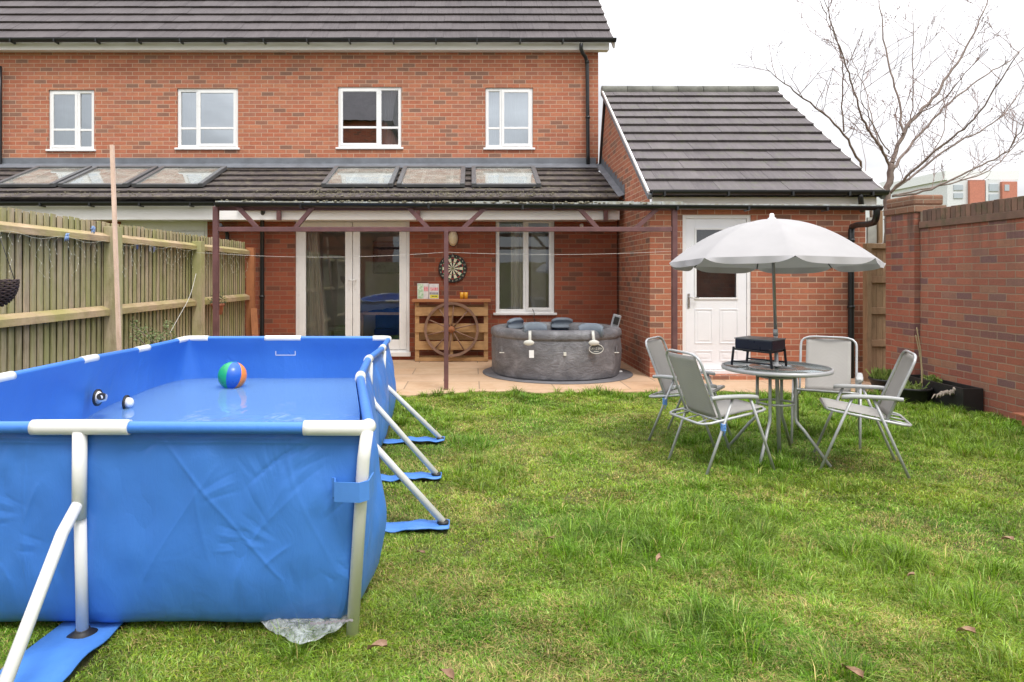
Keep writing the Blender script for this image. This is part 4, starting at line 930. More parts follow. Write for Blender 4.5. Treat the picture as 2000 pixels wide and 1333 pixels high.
def level(z, inner=False):
    t = z / .80; w_ = .18 + .55 * (1 - t); L = smooth_loop(base, w_); nr = loop_normals(L)
    front = np.clip((2.9 - L[:, 1]) / .3, 0, 1)
    zz_ = np.linspace(z - .05, z + .05, 9).clip(0, .8) if z > .06 else z
    fo = np.mean(np.interp(zz_, [0, .012, .03, .055, .09, .14, .25, .5, .70, .80], [-.19, -.14, -.105, -.08, -.06, -.045, -.03, -.022, -.02, -.028]))
    so_ = np.mean(np.interp(zz_, [0, .012, .03, .055, .09, .14, .25, .4, .6, .74, .80], [-.10, -.04, -.005, .02, .045, .062, .082, .082, .05, -.0, -.028]))
    off = fo * front + (1 - front) * (so_ * (side_bulge if so_ > 0 else 1))
    seam = .006 if z in (.742, .753) else 0
    vert = (.010 * np.sin(sarr * 2 * PI / .43 + 3 * z) + .006 * np.sin(sarr * 2 * PI / .19 + 1)) * np.clip((z - .3) / .2, 0, 1) * np.clip((.78 - z) / .1, 0, 1)
    ripple = .008 * (vnoise(sarr * 5, np.full(NP, z * 6 + 3), 9) - .5) * 2 + .004 * (vnoise(sarr * 17, np.full(NP, z * 9 + 3), 10) - .5) * 2
    tot = off + seam + (vert * .35 + ripple + crease_disp(sarr, np.full(NP, z))) * np.clip((.79 - z) / .04, 0, 1) * (.25 if inner else 1)
    if inner: tot = tot - .006
    zz = z * (base[:, 2] / .811) if z > .3 else np.full(NP, z)
    zz = z * (1 + (smooth_loop(base, .3)[:, 2] / .811 - 1) * min(1, z / .8))
    X = L[:, 0] + nr[:, 0] * tot; Y = L[:, 1] + nr[:, 1] * tot
    return list(zip(X, Y, zz + .012))
mb = MB(); mb.grid([level(z) for z in zfr], True, True)
mb.build('outer_liner', M_liner, pool)
zin = [.05, .1, .2, .3, .37, .42, .47, .52, .57, .62, .67, .72, .76, .80]
inn = [level(z, True) for z in zin]
mb = MB(); mb.grid([r_[::-1] for r_ in inn], True, True)
fl_ = inn[0]; mb.add(fl_, [tuple(range(NP))], False); mb.build('inner_liner', M_liner, pool)
WZ = .40
wl_ = level(WZ - .012, True); mb = MB(); mb.add([(x, y, WZ) for x, y, z in wl_], [tuple(range(NP))], False)
wo = mb.build('water', M_water, pool)
# top rail: blue sleeved tube, white connectors
rr_ = rim
mb = MB(); mb.tube([tuple(q) for q in rr_[::10]], .0225, 14, True); mb.build('sleeved_rail', M_liner, pool)
def rail_span(s0, s1):
    n = max(4, int((s1 - s0) / .02)); idx = [int(round(((s0 + (s1 - s0) * k / n) % per) / per * NP)) % NP for k in range(n + 1)]; return [tuple(rr_[i]) for i in idx]
def conn(sc_, h0, h1=None, r=.0285): 
    h1 = h1 or h0; tube(rail_span(sc_ - h0, sc_ + h1), r, 16).build('rail_connector', M_pole_white, pool)
conn(0, .24, .04); 
for i, h in ((1, .07), (2, .07), (3, .07), (5, .17), (7, .11), (8, .10), (9, .10), (11, .18)): conn(dnode[i], h)
for i, h in ((4, .15), (6, .2), (10, .2)): conn(dnode[i], h)
def leg(top, bot, r=.021, name='leg'): return tube([top, Vector(top).lerp(Vector(bot), .5), bot], r, 14).build(name, M_pole_white, pool)
# front corner leg, front T leg with brace, side supports
tube([(-.385, 2.525, .80), (-.397, 2.52, .70), (-.453, 2.60, .0)], .0235, 16).build('leg', M_pole_white, pool)
tube([(-1.447, 2.525, .80), (-1.449, 2.525, .48)], .0255, 16).build('leg_socket', M_pole_white, pool)
tube([(-1.449, 2.53, .50), (-1.465, 2.575, .0)], .0215, 16).build('leg', M_pole_white, pool)
tube([(-1.449, 2.53, .545), (-1.455, 2.43, .46), (-1.40, 1.95, .03)], .0215, 14).build('brace', M_pole_white, pool)
def disc(x, y, z=.0, r=.055): MB().lathe([(r, 0), (r, .006), (r * .75, .01), (r * .5, .022), (.026, .024), (.026, .03), (0, .03)], (x, y, z), 24).build('foot_disc', M_dark_plastic, pool)
disc(-1.465, 2.575, .016)
def strap(x0, x1, y0, y1, axis, seed=1):
    """ground strap: a thin wavy sheet; runs along axis from the pool"""
    rows = []; n = 26; rs_ = random.Random(seed)
    for i in range(n + 1):
        t = i / n; zz = .028 + .012 * math.sin(t * 7 + seed) * math.sin(t * PI) + (.012 * max(0, math.sin(t * 11 + seed)))
        if axis == 'y': y = y0 + (y1 - y0) * t; rows.append([(x0 + (x1 - x0) * k / 4 + .015 * t * (1 if seed % 2 else -1), y, zz + .004 * math.sin(k * 2 + i)) for k in range(5)])
        else: x = x0 + (x1 - x0) * t; rows.append([(x, y0 + (y1 - y0) * k / 4 + .02 * (t - .5), zz + .004 * math.sin(k * 2 + i)) for k in range(5)])
    MB().grid(rows).build('ground_strap', M_strap, pool, thick=.006)
strap(-1.60, -1.36, 2.85, 1.90, 'y', 3)
feet = ((-.152, 3.69), (-.234, 4.58), (-.251, 5.58))
for k, (i, (fx, fy), jt) in enumerate(zip((1, 2, 3), feet, ((718, 858), (722, 780), (748, 748)))):
    tp = Vector(rimpts[i]); j = P(jt[0], jt[1], fy); j.x = min(j.x, tp.x + .05)
    leg(tp + Vector((.012, 0, -.02)), j + Vector((.0, 0, 0)), .019); leg(j, (j.x - .08, fy, .02), .018)
    tube([j + Vector((0, 0, .04)), j + Vector((.03, 0, -.03)), (fx, fy, .045)], .0195, 14).build('brace', M_pole_white, pool)
    MB().lathe([(.032, 0), (.032, .012), (.0, .014)], (fx, fy, .036), 18).build('foot_disc', M_dark_plastic, pool)
    strap(tp.x - .05, fx + .035, fy - .075, fy + .055, 'x', k + 1)
for x, y in ((-2.72, 3.69), (-2.74, 4.58), (-2.86, 5.58)): leg((x + .12, y, .76), (x - .1, y, .0))
# blue corner belt round the front corner leg
pts = [(-.535, 2.565), (-.505, 2.54), (-.497, 2.492), (-.405, 2.472), (-.375, 2.50), (-.372, 2.60)]
mb = MB(); mb.grid([[(x, y, z + .02 * (x + .6) * 1.6) for x, y in pts] for z in (.548, .57, .595, .62)], False); mb.build('corner_belt', M_strap, pool, thick=.006)
# stitched line box print on the far wall
pb0, pb1 = P(540, 688, 6.36), P(579, 694, 6.36); mb = MB(); yq = 6.33
mb.box(pb0.x, pb1.x, yq - .002, yq, pb1.z, pb1.z + .006); mb.box(pb0.x, pb0.x + .006, yq - .002, yq, pb1.z + .007, pb1.z + .04); mb.box(pb1.x - .006, pb1.x, yq - .002, yq, pb1.z + .007, pb1.z + .04)
mb.build('wall_marking', M_rope, pool)
# inlet fittings on the left wall
f1 = P(195, 777, 4.66); f2 = P(251, 787, 5.02)
xw = -2.56
mb = MB(); mb.lathe([(.058, 0), (.058, .012), (0, .012)], (f1.x - .02, f1.y, f1.z), 20, 'X'); mb.build('inlet_flange', M_bk, pool)
mb = MB(); mb.lathe([(.045, .012), (.03, .03), (.024, .06), (0, .06)], (f1.x - .02, f1.y, f1.z), 20, 'X'); mb.tube([f1 + Vector((.02, 0, .0)), f1 + Vector((.05, -.04, .015)), f1 + Vector((.06, -.10, .02))], .014, 12); mb.build('inlet_body', M_cream, pool)
mb = MB(); mb.tube([f1 + Vector((.025, -.01, .01)), f1 + Vector((.06, -.10, .025))], .024, 16); mb.build('inlet_nozzle', M_bk, pool)
mb = MB(); mb.lathe([(.056, 0), (.056, .012), (0, .012)], (f2.x - .02, f2.y, f2.z), 20, 'X'); mb.build('inlet_flange', M_bk, pool)
mb = MB(); mb.lathe([(.04, .012), (.034, .04), (.015, .055), (0, .055)], (f2.x - .02, f2.y, f2.z), 20, 'X'); mb.build('inlet_body', M_cream, pool)
# beach ball
bc = Vector(((454 - VX) * 5.95 / FX, 5.95, WZ + .10)); br_ = .121
mb = MB(); ns, nr_ = 36, 24; ax = Matrix.Rotation(R(-14), 3, 'X') @ Matrix.Rotation(R(6), 3, 'Y'); rows = []
for j in range(nr_ + 1):
    th = PI * j / nr_; rows.append([tuple(bc + ax @ Vector((br_ * math.sin(th) * math.cos(2 * PI * i / ns + .45), br_ * math.sin(th) * math.sin(2 * PI * i / ns + .45), br_ * math.cos(th)))) for i in range(ns)])
mb.grid(rows, True, True)
seq = [0, 1, 2, 3, 4, 5]
mb.mi = [((f % ns) * 6 // ns) if (f // ns) > 1 else 3 for f in range(len(mb.f))]
ball_m = [flat('ball_' + n_, c, .3) for n_, c in (('yellow', (.75, .62, .05)), ('white', (.75, .75, .75)), ('violet', (.30, .28, .70)), ('green', (.02, .38, .16)), ('blue', (.02, .12, .50)), ('orange', (.85, .25, .04)))]
ball = mb.build('beach_ball', ball_m); tag(ball, 'green, blue and orange panelled beach ball floating in the pool', 'ball')
# clear plastic bag under the front edge
bagp = G(590, 1248, .02); rows = []; rs_ = np.random.RandomState(3)
edge_pts = [G(488, 1222), G(520, 1248), (G(560, 1275)), G(585, 1288), G(620, 1275), G(660, 1255), G(685, 1232), G(690, 1205)]
top_pts = [G(500, 1212), G(530, 1208), G(560, 1206), G(590, 1204), G(620, 1202), G(645, 1200), G(665, 1198), G(685, 1196)]
E, T = resample([tuple(v) for v in edge_pts], 46, False)[0], resample([tuple(v) for v in top_pts], 46, False)[0]
for j in range(22):
    t = j / 21; row = []
    for i in range(46):
        p_ = E[i] * (1 - t) + T[i] * t; u = i / 45
        z = .045 + .020 * math.sin(PI * u) * math.sin(PI * min(1, t * 1.2)) + .016 * (vnoise(np.array([u * 14 + t * 5]), np.array([t * 8 - u * 3]), 5)[0] - .3) + .005 * (rs_.rand() - .5)
        row.append((p_[0], p_[1], z))
    rows.append(row)
bag = thing('plastic_bag', 'crumpled clear plastic bag lying on the grass under the pool edge', 'bag', (bagp.x, bagp.y, 0))
MB().grid(rows).build('bag_film', M_clear, bag)
mb = MB(); 
for k in range(16):
    g_ = G(606 + k * 5.2 + (k % 3) * 1.2, 1222 - k * .5 + (k % 2) * 1.5, .09); mb.add([(g_.x, g_.y, .093), (g_.x + .011, g_.y, .094), (g_.x + .008, g_.y + .012, .096), (g_.x - .003, g_.y + .011, .096)], [(0, 1, 2, 3)])
mb.build('print', simple('faded_print', (.20, .18, .18), .6), bag)

# ---------------------------------------------------------------- folding chairs
def make_chair(loc, rz, label):
    """front faces +x; prototype built about the origin"""
    t = thing('folding_chair', label, 'chair', (0, 0, 0), 0, 'grey folding garden chairs round the glass table'); H = .215
    r = .0098
    # back frame: U from one pivot over the top to the other
    def sp(y, zt=.86, xt=-.31): return (xt, y, zt)
    bx = lambda z: -.125 - .185 * (z - .38) / .48
    path = [(bx(.36), -H, .36), (bx(.60), -H, .60), (bx(.79), -H, .79), (bx(.82), -H + .006, .82), (bx(.845), -H + .028, .845), (bx(.858), -H + .065, .858), (bx(.862), -H + .11, .862), (bx(.862), H - .11, .862), (bx(.858), H - .065, .858), (bx(.845), H - .028, .845), (bx(.82), H - .006, .82), (bx(.79), H, .79), (bx(.60), H, .60), (bx(.36), H, .36)]
    tube(path, r, 10).build('back_frame', M_frame_silver, t)
    # back fabric wrapped over the tubes
    rows = []
    for j in range(13):
        z = .40 + (.845 - .40) * j / 12; rows.append([(bx(z) - .004 - .022 * math.cos(PI * k / 12 - PI / 2), -H + .042 + (2 * H - .084) * k / 12, z) for k in range(13)])
    MB().grid(rows).build('back_fabric', M_textile, t, thick=.004)
    # seat frame loop and fabric
    sl = lambda x: .455 - (.235 - x) * .165
    q = H + .012; lp = [(.235, -q + .06), (.225, -q + .02), (.19, -q), (0, -q), (-.22, -q), (-.265, -q + .02), (-.28, -q + .06), (-.28, q - .06), (-.265, q - .02), (-.22, q), (0, q), (.19, q), (.225, q - .02), (.235, q - .06)]
    MB().tube([(x, y, sl(x)) for x, y in lp], r, 10, True).build('seat_frame', M_frame_silver, t)
    rows = []
    for j in range(13):
        x = -.15 + (.238 + .15) * j / 12; rows.append([(x, -H + .035 + (2 * H - .07) * k / 12, sl(x) + .011 - .018 * math.sin(PI * k / 12) * math.sin(PI * j / 12)) for k in range(13)])
    MB().grid(rows).build('seat_fabric', M_textile, t, thick=.004)
    mb = MB()
    for y in (-.13, 0, .13): mb.tube([(-.15, y, sl(-.15)), (-.275, y * 1.15, sl(-.275))], .0055, 8)
    mb.tube([(-.15, -q, sl(-.15)), (-.15, q, sl(-.15))], .0075, 8); mb.build('seat_struts', M_frame_silver, t)
    for s in (-1, 1):
        y = s * (H + .03)
        tube([(.075, y, .555), (.18, y, .275), (.28, y * .99, 0)], r, 10).build('leg', M_frame_silver, t)
        y2 = s * (H + .018)
        tube([(-.05, y2, .555), (-.155, y2, .28), (-.265, y2, 0)], r, 10).build('leg', M_frame_silver, t)
        arm = MB(); ay = s * (H + .024); rows = []
        prof = [(-.225, .565, .016), (-.15, .572, .020), (0, .571, .024), (.08, .568, .026), (.13, .562, .024), (.142, .556, .014)]
        top = []; 
        for (x, z, hw) in prof: rows.append([(x, ay - hw, z - .022), (x, ay - hw, z - .002), (x, ay - hw * .6, z + .004), (x, ay + hw * .6, z + .004), (x, ay + hw, z - .002), (x, ay + hw, z - .022)])
        arm.grid(rows, True, True); arm.add(rows[0], [tuple(range(6))]); arm.add(rows[-1], [tuple(range(6))[::-1]]); arm.build('armrest', M_plastic_grey, t)
        tube([(bx(.38), s * H, .38), (-.128, s * (H + .012), .36)], .012, 8).build('pivot', M_plastic_grey, t)
    return t
proto = make_chair(None, 0, 'front grey folding chair with its back to the pool, left of the glass table')
c2 = copy_thing(proto, (1.83, 5.72, 0), R(325), 'grey folding chair standing in front of the white outbuilding door, behind the other left chair')
c3 = copy_thing(proto, (2.97, 5.70, 0), R(240), 'grey folding chair behind the glass table, its back to the dark downpipe')
c4 = copy_thing(proto, (2.79, 4.90, 0), R(158), 'grey folding chair seen side-on near the black trough, facing the glass table')
proto.location = (1.785, 4.92, 0); proto.rotation_euler = (0, 0, R(15))
for c_ in (proto, c2, c3, c4): c_.scale = (1, 1, .967)
# rope tie on the two left chairs
for lb, px, ch_ in (('small blue cord tied on the frame of the front left folding chair', 1, proto), ('small blue cord tied on the frame of the folding chair by the white door', 2, c2)):
    p = root_matrix(ch_) @ Vector((-.128, -.235, .352)); mb = MB()
    for k in range(5): mb.tube([p + Vector((.016 * math.cos(a), .016 * math.sin(a), .01 * k - .02 + .004 * math.sin(a))) for a in np.linspace(0, 2 * PI, 10)], .004, 6)
    mb.tube([p, p + Vector((.01, -.01, -.03)), p + Vector((-.005, -.01, -.06))], .0035, 6)
    tag(mb.build('knotted_string', flat('cord_blue_' + str(px), (.12, .30, .70), .6)), lb, 'cord')

# ---------------------------------------------------------------- glass table, parasol, barbecue
TX, TY, TZ = 2.30, 5.15, .69
tb = thing('glass_table', 'round glass-topped garden table with grey metal legs on the lawn', 'table', (TX, TY, 0)); TRr = .385
MB().lathe([(TRr - .012, -.006), (TRr - .012, .0), (.022, .0), (.022, -.006), (TRr - .012, -.006)], (TX, TY, TZ - .004), 64).build('glass_top', glassy('table_glass', (.86, .91, .89), .22, .03, haze_=.22), tb)
mb = MB(); mb.lathe([(TRr - .014, -.030), (TRr, -.026), (TRr + .004, -.014), (TRr, 0.001), (TRr - .014, .003), (TRr - .014, -.030)], (TX, TY, TZ - .002), 72); mb.f = mb.f[:-2]; mb.r = mb.r[:-2]; mb.s = mb.s[:-2]; mb.mi = mb.mi[:-2]; mb.build('rim', M_frame_silver, tb)
for k in range(4):
    a = R(49) + k * PI / 2; ca, sa = math.cos(a), math.sin(a); q = lambda r_, z: (TX + ca * r_, TY + sa * r_, z)
    tube([q(.135, .66), q(.137, .45), q(.135, .33), q(.145, .29), q(.20, .23), q(.375, .0)], .0115, 12).build('leg', M_frame_silver, tb)
for z, rr in ((.615, .125), (.415, .125)): MB().tube([(TX + rr * math.cos(a), TY + rr * math.sin(a), z) for a in np.linspace(0, 2 * PI, 48)[:-1]], .0085, 8, True).build('ring', M_frame_silver, tb)
MB().tube([(TX + .03 * math.cos(a), TY + .03 * math.sin(a), .615) for a in np.linspace(0, 2 * PI, 24)[:-1]], .006, 8, True).build('centre_ring', M_frame_silver, tb)
pr = thing('parasol', 'pale grey scalloped parasol on a pole through the glass table', 'parasol', (TX, TY, 0))
tiltM = Matrix.Translation((TX, TY, 0)) @ Matrix.Rotation(R(-1.6), 4, 'X') @ Matrix.Rotation(R(-1.6), 4, 'Y')
def TP(x, y, z): return Vector((TX + x - .06 * z / 1.84 + .028, TY + y, z - (.045 * y + .018 * x) * (1 if z > 1.3 else 0)))
tube([TP(0, 0, 0), TP(0, 0, .95)], .0145, 16).build('lower_pole', M_frame_silver, pr); tube([TP(0, 0, .93), TP(0, 0, 1.80)], .0115, 16).build('upper_pole', flat('pole_grey', (.34, .34, .35), .35, .5), pr)
MB().lathe([(.038, 0), (.036, .010), (.018, .014), (.018, .03)], (TX - .0, TY, TZ + .002), 24).build('pole_collar', M_cream, pr)
tube([TP(0, 0, .92), TP(0, 0, .97)], .0175, 16).build('joint_collar', M_frame_silver, pr)
Rc = .75; ztop_, zed = 1.80, 1.470; phase = R(31)
def can_z(f): return ztop_ - (ztop_ - zed) * (0.16 * f + .84 * f ** 2.15)
rows = []; NA = 128
for j in range(19):
    f = j / 18; row = []
    for k in range(NA):
        a = 2 * PI * k / NA + phase; da = ((a - phase) % (PI / 4)) - PI / 8; s_ = math.cos(PI / 8) / math.cos(da); inw = s_ ** (1) ; g_ = 1 - (1 - inw) * min(1, f * 1.3)
        sag = (1 - (abs(da) / (PI / 8)) ** 2); row.append(TP(Rc * f * g_ * math.cos(a), Rc * f * g_ * math.sin(a), can_z(f) - .022 * sag * math.sin(PI * f) * f))
    rows.append(row)
mb = MB(); mb.grid(rows, True, True)
rows2 = [rows[-1]]
for h in (.35, .7, 1.0):
    row = []
    for k in range(NA):
        a = 2 * PI * k / NA + phase; da = ((a - phase) % (PI / 4)) - PI / 8; s_ = math.cos(PI / 8) / math.cos(da); dd = (.003 + .046 * (1 - (abs(da) / (PI / 8)) ** 4.5)) * h
        rr = Rc * s_ * (1 + .02 * h * math.sin(k * .9) * .4) + .010 * h; row.append(TP(rr * math.cos(a), rr * math.sin(a), zed - dd))
    rows2.append(row)
mb.grid(rows2, True, True); mb.build('canopy', M_canopy, pr)
mb = MB()
for k in range(8):
    a = phase + k * PI / 4; pts = [TP(Rc * f * math.cos(a), Rc * f * math.sin(a), can_z(f) - .008) for f in np.linspace(.02, 1.0, 12)]
    tube(pts, .0045, 6).build('rib', M_black_metal, pr); m1 = .45
    tube([TP(0.015 * math.cos(a), .015 * math.sin(a), 1.50), TP(Rc * m1 * math.cos(a), Rc * m1 * math.sin(a), can_z(m1) - .012)], .004, 6).build('stretcher', M_black_metal, pr)
tube([TP(0, 0, 1.47), TP(0, 0, 1.53)], .022, 14).build('runner', M_black_metal, pr)
q = TP(0, 0, 1.80); MB().lathe([(.03, -.004), (.03, .006), (.018, .012), (.016, .035), (.010, .042), (0, .042)], tuple(q), 20).build('finial', M_cream, pr)
# barbecue
bb_ = thing('table_barbecue', 'small black folding charcoal barbecue standing on the glass table', 'barbecue', (2.18, 5.15, TZ), R(-48))
def bq(mb, name, mat, bev=.003): return mb.build(name, mat, bb_, bevel=bev)
MBm = root_matrix(bb_)
def lbox(x0, x1, y0, y1, z0, z1):
    m = MB(); m.box(x0, x1, y0, y1, z0, z1); m.v = [tuple(MBm @ Vector(v)) for v in m.v]; return m
def lbar(a, b, w_, h):
    m = MB(); m.bar(a, b, w_, h); m.v = [tuple(MBm @ Vector(v)) for v in m.v]; return m
L2, W2 = .142, .112
bq(lbox(-L2, L2, -W2, W2, .130, .205), 'firebox', simple('navy_enamel', (.010, .014, .032), .3), .006)
bq(lbox(-L2 - .004, L2 + .004, -W2 - .004, W2 + .004, .205, .213), 'lid', simple('lid_grey', (.16, .18, .20), .35, .3), .002)
bq(lbox(-L2 + .05, L2 - .01, -W2 + .02, W2 - .02, .112, .130), 'ash_tray', M_black_metal)
for s in (-1, 1):
    y = s * (W2 + .008)
    for x0_, x1_ in ((-L2 - .005, -L2 - .02), (L2 - .012, L2 + .002)): bq(lbar((x0_, y, .145), (x1_, y, .003), .017, .012), 'leg', M_black_metal)
    bq(lbar((-L2, y, .128), (L2, y, .120), .012, .014), 'side_rail', M_black_metal); bq(lbar((-L2 - .014, y, .035), (L2 - .004, y, .035), .010, .012), 'foot_rail', M_black_metal)
# ---------------------------------------------------------------- fence on the left
FXX = -3.47
fence = thing('wooden_fence', 'weathered green-tinged featheredge board fence behind the pool', 'fence', (FXX, 7.5, 0))
postsY = [2.55, 4.55, 6.56, 8.61, 10.66]
for y in postsY:
    mb = MB(); mb.rnd = rs.random(); w_ = .06 if y < 10 else .045; top = 1.84 if y in (6.56,) else 1.80; mb.box(FXX - .03, FXX + .09, y - w_, y + w_, 0, top); mb.build('post', M_fence if y < 10 else M_orange_wood, fence, bevel=.004)
for a, b in zip(postsY, postsY[1:]):
    mb = MB(); y = a + .02
    while y < b - .02:
        mb.rnd = rs.random(); wd = .0871 + rs.uniform(-.0015, .001); tp = 1.885 + rs.uniform(-.008, .008); x = FXX - .045 + rs.uniform(-.002, .002)
        mb.hexa([(x - .006, y, .03), (x + .006, y, .03), (x - .012, y + wd, .03), (x - .018, y + wd, .03), (x - .006, y, tp), (x + .006, y, tp), (x - .012, y + wd, tp), (x - .018, y + wd, tp)]); y += .088
    mb.build('board_panel', M_fence, fence); box(FXX - .075, FXX - .068, a, b, .03, 1.87).build('gap_shade_sheet', M_gap_shade, fence)  # sheet added behind the boards so the gaps read as dark lines
    for z0, z1 in ((1.70, 1.78), (1.00, 1.085), (.25, .33)):
        mb = MB(); mb.rnd = rs.random(); mb.hexa([(FXX - .035, a + .06, z0), (FXX + .035, a + .06, z0 - .01), (FXX + .035, b - .06, z0 - .01), (FXX - .035, b - .06, z0), (FXX - .035, a + .06, z1), (FXX + .035, a + .06, z1 - .035), (FXX + .035, b - .06, z1 - .035), (FXX - .035, b - .06, z1)]); mb.build('rail', M_rail, fence, bevel=.003)
p = P(228, 0, 6.2); tag(MB().bar(P(237, 800, 6.12), P(219, 284, 6.30), .030, .030).build('timber_batten', M_batten), 'tall thin pale timber batten leaning against the fence post', 'batten')
a, b = P(502, 720, 10.4), P(495, 603, 10.55); tag(MB().bar(a, b, .10, .025).build('short_plank', M_orange_wood), 'short orange-brown plank leaning at the fence end by the black downpipe', 'plank')
# icicle string lights along the fence
mb = MB(); rl = random.Random(8)
for a, b in ((4.0, 6.5), (6.62, 8.55), (8.67, 10.6)):
    y = a; prev = None; pts = []
    while y < b:
        pts.append((FXX + .045, y, 1.70 + .02 * math.sin(y * 9) - .015)); y += .12
    mb.tube(pts, .0016, 4); 
    for k in range(1, len(pts) - 1, 1):
        n_ = rl.randint(1, 7); x_, y_, z_ = pts[k]; dr = [(x_, y_, z_)]
        for i in range(n_): y_ += rl.uniform(-.025, .025); z_ -= rl.uniform(.03, .06); x_ = FXX + rl.uniform(-.01, .05); dr.append((x_, y_, z_))
        mb.tube(dr, .0009, 4)
        for d_ in dr[1:]: mb.tube([d_, (d_[0] + .004, d_[1] + rl.uniform(-.01, .01), d_[2] - .014)], .0022, 5)
tag(mb.build('string_lights', simple('clear_wire', (.62, .62, .50), .4)), 'unlit clear icicle string lights hanging under the top rail of the fence', 'string lights')
def peg(px, py, Y, c, label, nm):
    q = P(px, py, Y); t = thing('clothes_peg', label, 'peg', tuple(q), 0, 'clothes pegs hanging on the fence'); m = flat('peg_' + nm, c, .5)
    MB().bar(q + Vector((0, -.006, .045)), q + Vector((0, .004, -.045)), .012, .012).build('prong', m, t); MB().bar(q + Vector((0, .014, .045)), q + Vector((0, .004, -.045)), .012, .012).build('prong', m, t)
    MB().lathe([(.006, -.008), (.006, .008)], tuple(q + Vector((0, .004, .005))), 10, 'X').build('spring', M_brass, t)
peg(258, 477, 7.0, (.75, .65, .25), 'yellow clothes peg hanging on the fence, nearest the thin batten', 'yellow'); peg(268, 479, 7.1, (.25, .35, .75), 'blue clothes peg hanging between the yellow and the white pegs', 'blue')
peg(293, 483, 7.35, (.78, .78, .78), 'white clothes peg hanging on the fence wire', 'white'); peg(301, 484, 7.45, (.40, .45, .72), 'pale violet clothes peg hanging right of the white peg', 'violet')
for px, py, Y, lb in ((177, 449, 6.15, 'blue frayed rag knotted on the fence top rail, nearer the big post'), (119, 461, 5.75, 'blue frayed rag hanging under the fence top rail, farther from the post')):
    q = P(px, py, Y); q.x = FXX + .06; mb = MB()
    for k in range(26):
        a = rl.uniform(0, 2 * PI); e = rl.uniform(.02, .05); v = Vector((.01 * rl.random(), e * math.cos(a), e * math.sin(a) - .01)); mb.tube([q, q + v * .6 + Vector((.008, 0, .008)), q + v], [.006, .006, .002], 5)
    tag(mb.build('blue_rag', simple('rag_' + str(px), (.12, .24, .50), .8, c2=(.40, .50, .66), vscale=60)), lb, 'rag')
tag(tube(smoothpath([P(383, 535, 8.52), P(372, 580, 8.2), P(350, 618, 7.9), P(330, 655, 7.7)]), .0035, 5).build('rope', M_rope), 'thin slack rope running down from the middle fence post', 'rope')
# hanging basket at the left edge
hb = P(-6, 548, 4.6); t = thing('hanging_basket', 'dark wicker hanging basket at the left edge against the fence', 'basket', tuple(hb)); mb = MB()
rows = []
for j in range(15):
    v = j / 14; r_ = .125 * math.sqrt(max(0.002, 1 - (v * .96) ** 2)); ring = [(hb.x + r_ * math.cos(a), hb.y + r_ * math.sin(a), hb.z - .17 * v + .004 * math.sin(a * 12 + j * PI)) for a in np.linspace(0, 2 * PI, 49)[:-1]]; mb.tube(ring, .0062, 6, True)
mb.build('wicker_bowl', wood('wicker_dark', (.07, .045, .04), (.03, .02, .02)), t); MB().lathe([(.118, 0), (.0, .01)], (hb.x, hb.y, hb.z - .01), 24).build('soil', M_soil, t)
mb = MB(); 
for k in range(3): a = k * 2.1; mb.tube([(hb.x + .12 * math.cos(a), hb.y + .12 * math.sin(a), hb.z), (hb.x, hb.y, hb.z + .35)], .0025, 5)
mb.build('chains', M_black_metal, t)
# hanging terracotta pot on the fence
hp = P(409, 603, 9.0); t = thing('hanging_pot', 'small terracotta pot with ivy hanging on the fence beside the brown post', 'pot', tuple(hp)); hp.x = FXX + .13
MB().lathe([(.0, -.08), (.055, -.08), (.075, .03), (.088, .03), (.088, .065), (.078, .065), (.07, .04), (0, .04)], tuple(hp), 24).build('pot', M_terracotta, t)
def leaves(mb, c, rad, n, s0, s1, seed, shape=(1, 1, 1), stem=None):
    rg = random.Random(seed)
    for _ in range(n):
        d = Vector((rg.gauss(0, 1), rg.gauss(0, 1), rg.gauss(0, 1))).normalized() * rad * rg.random() ** .5; p_ = Vector(c) + Vector((d.x * shape[0], d.y * shape[1], d.z * shape[2])); s = rg.uniform(s0, s1)
        u = Vector((rg.gauss(0, 1), rg.gauss(0, 1), rg.gauss(0, .8) + .3)).normalized(); v = u.orthogonal().normalized(); v.rotate(Matrix.Rotation(rg.uniform(0, 6), 3, u)); mb.rnd = rg.random()
        mb.add([p_, p_ + u * s * .5 + v * s * .28, p_ + u * s, p_ + u * s * .5 - v * s * .28], [(0, 1, 2, 3)], False)
mb = MB(); leaves(mb, hp + Vector((0, 0, .10)), .12, 150, .02, .04, 2, (1, 1, .9)); mb.build('ivy', simple('ivy_leaf', (.05, .08, .035), .5), t)
# shrub by the fence behind the pool
t = thing('small_shrub', 'small sparse shrub with grey-green leaves between the fence and the pool', 'shrub', (-2.95, 6.9, 0)); mb = MB(); ml = MB(); rg = random.Random(21)
for px, py, Y in ((258, 632, 6.9), (283, 640, 7.0), (325, 634, 7.0), (300, 652, 6.95), (262, 655, 6.8), (312, 655, 6.9)):
    e = P(px, py, Y); pts = smoothpath([(-3.0, 6.95, 0.0), (-3.0 + rg.uniform(-.05, .05), 6.95, .4), e.lerp(Vector((-3.0, 6.95, .4)), .5) + Vector((rg.uniform(-.04, .04), 0, .02)), e], 2); mb.tube(pts, list(np.linspace(.012, .003, len(pts))), 6)
    for i in range(len(pts) // 2, len(pts)): leaves(ml, pts[i], .06, 16, .018, .035, rg.randint(0, 9999))
mb.build('stem', M_bark, t); ml.build('foliage', M_leaf, t)

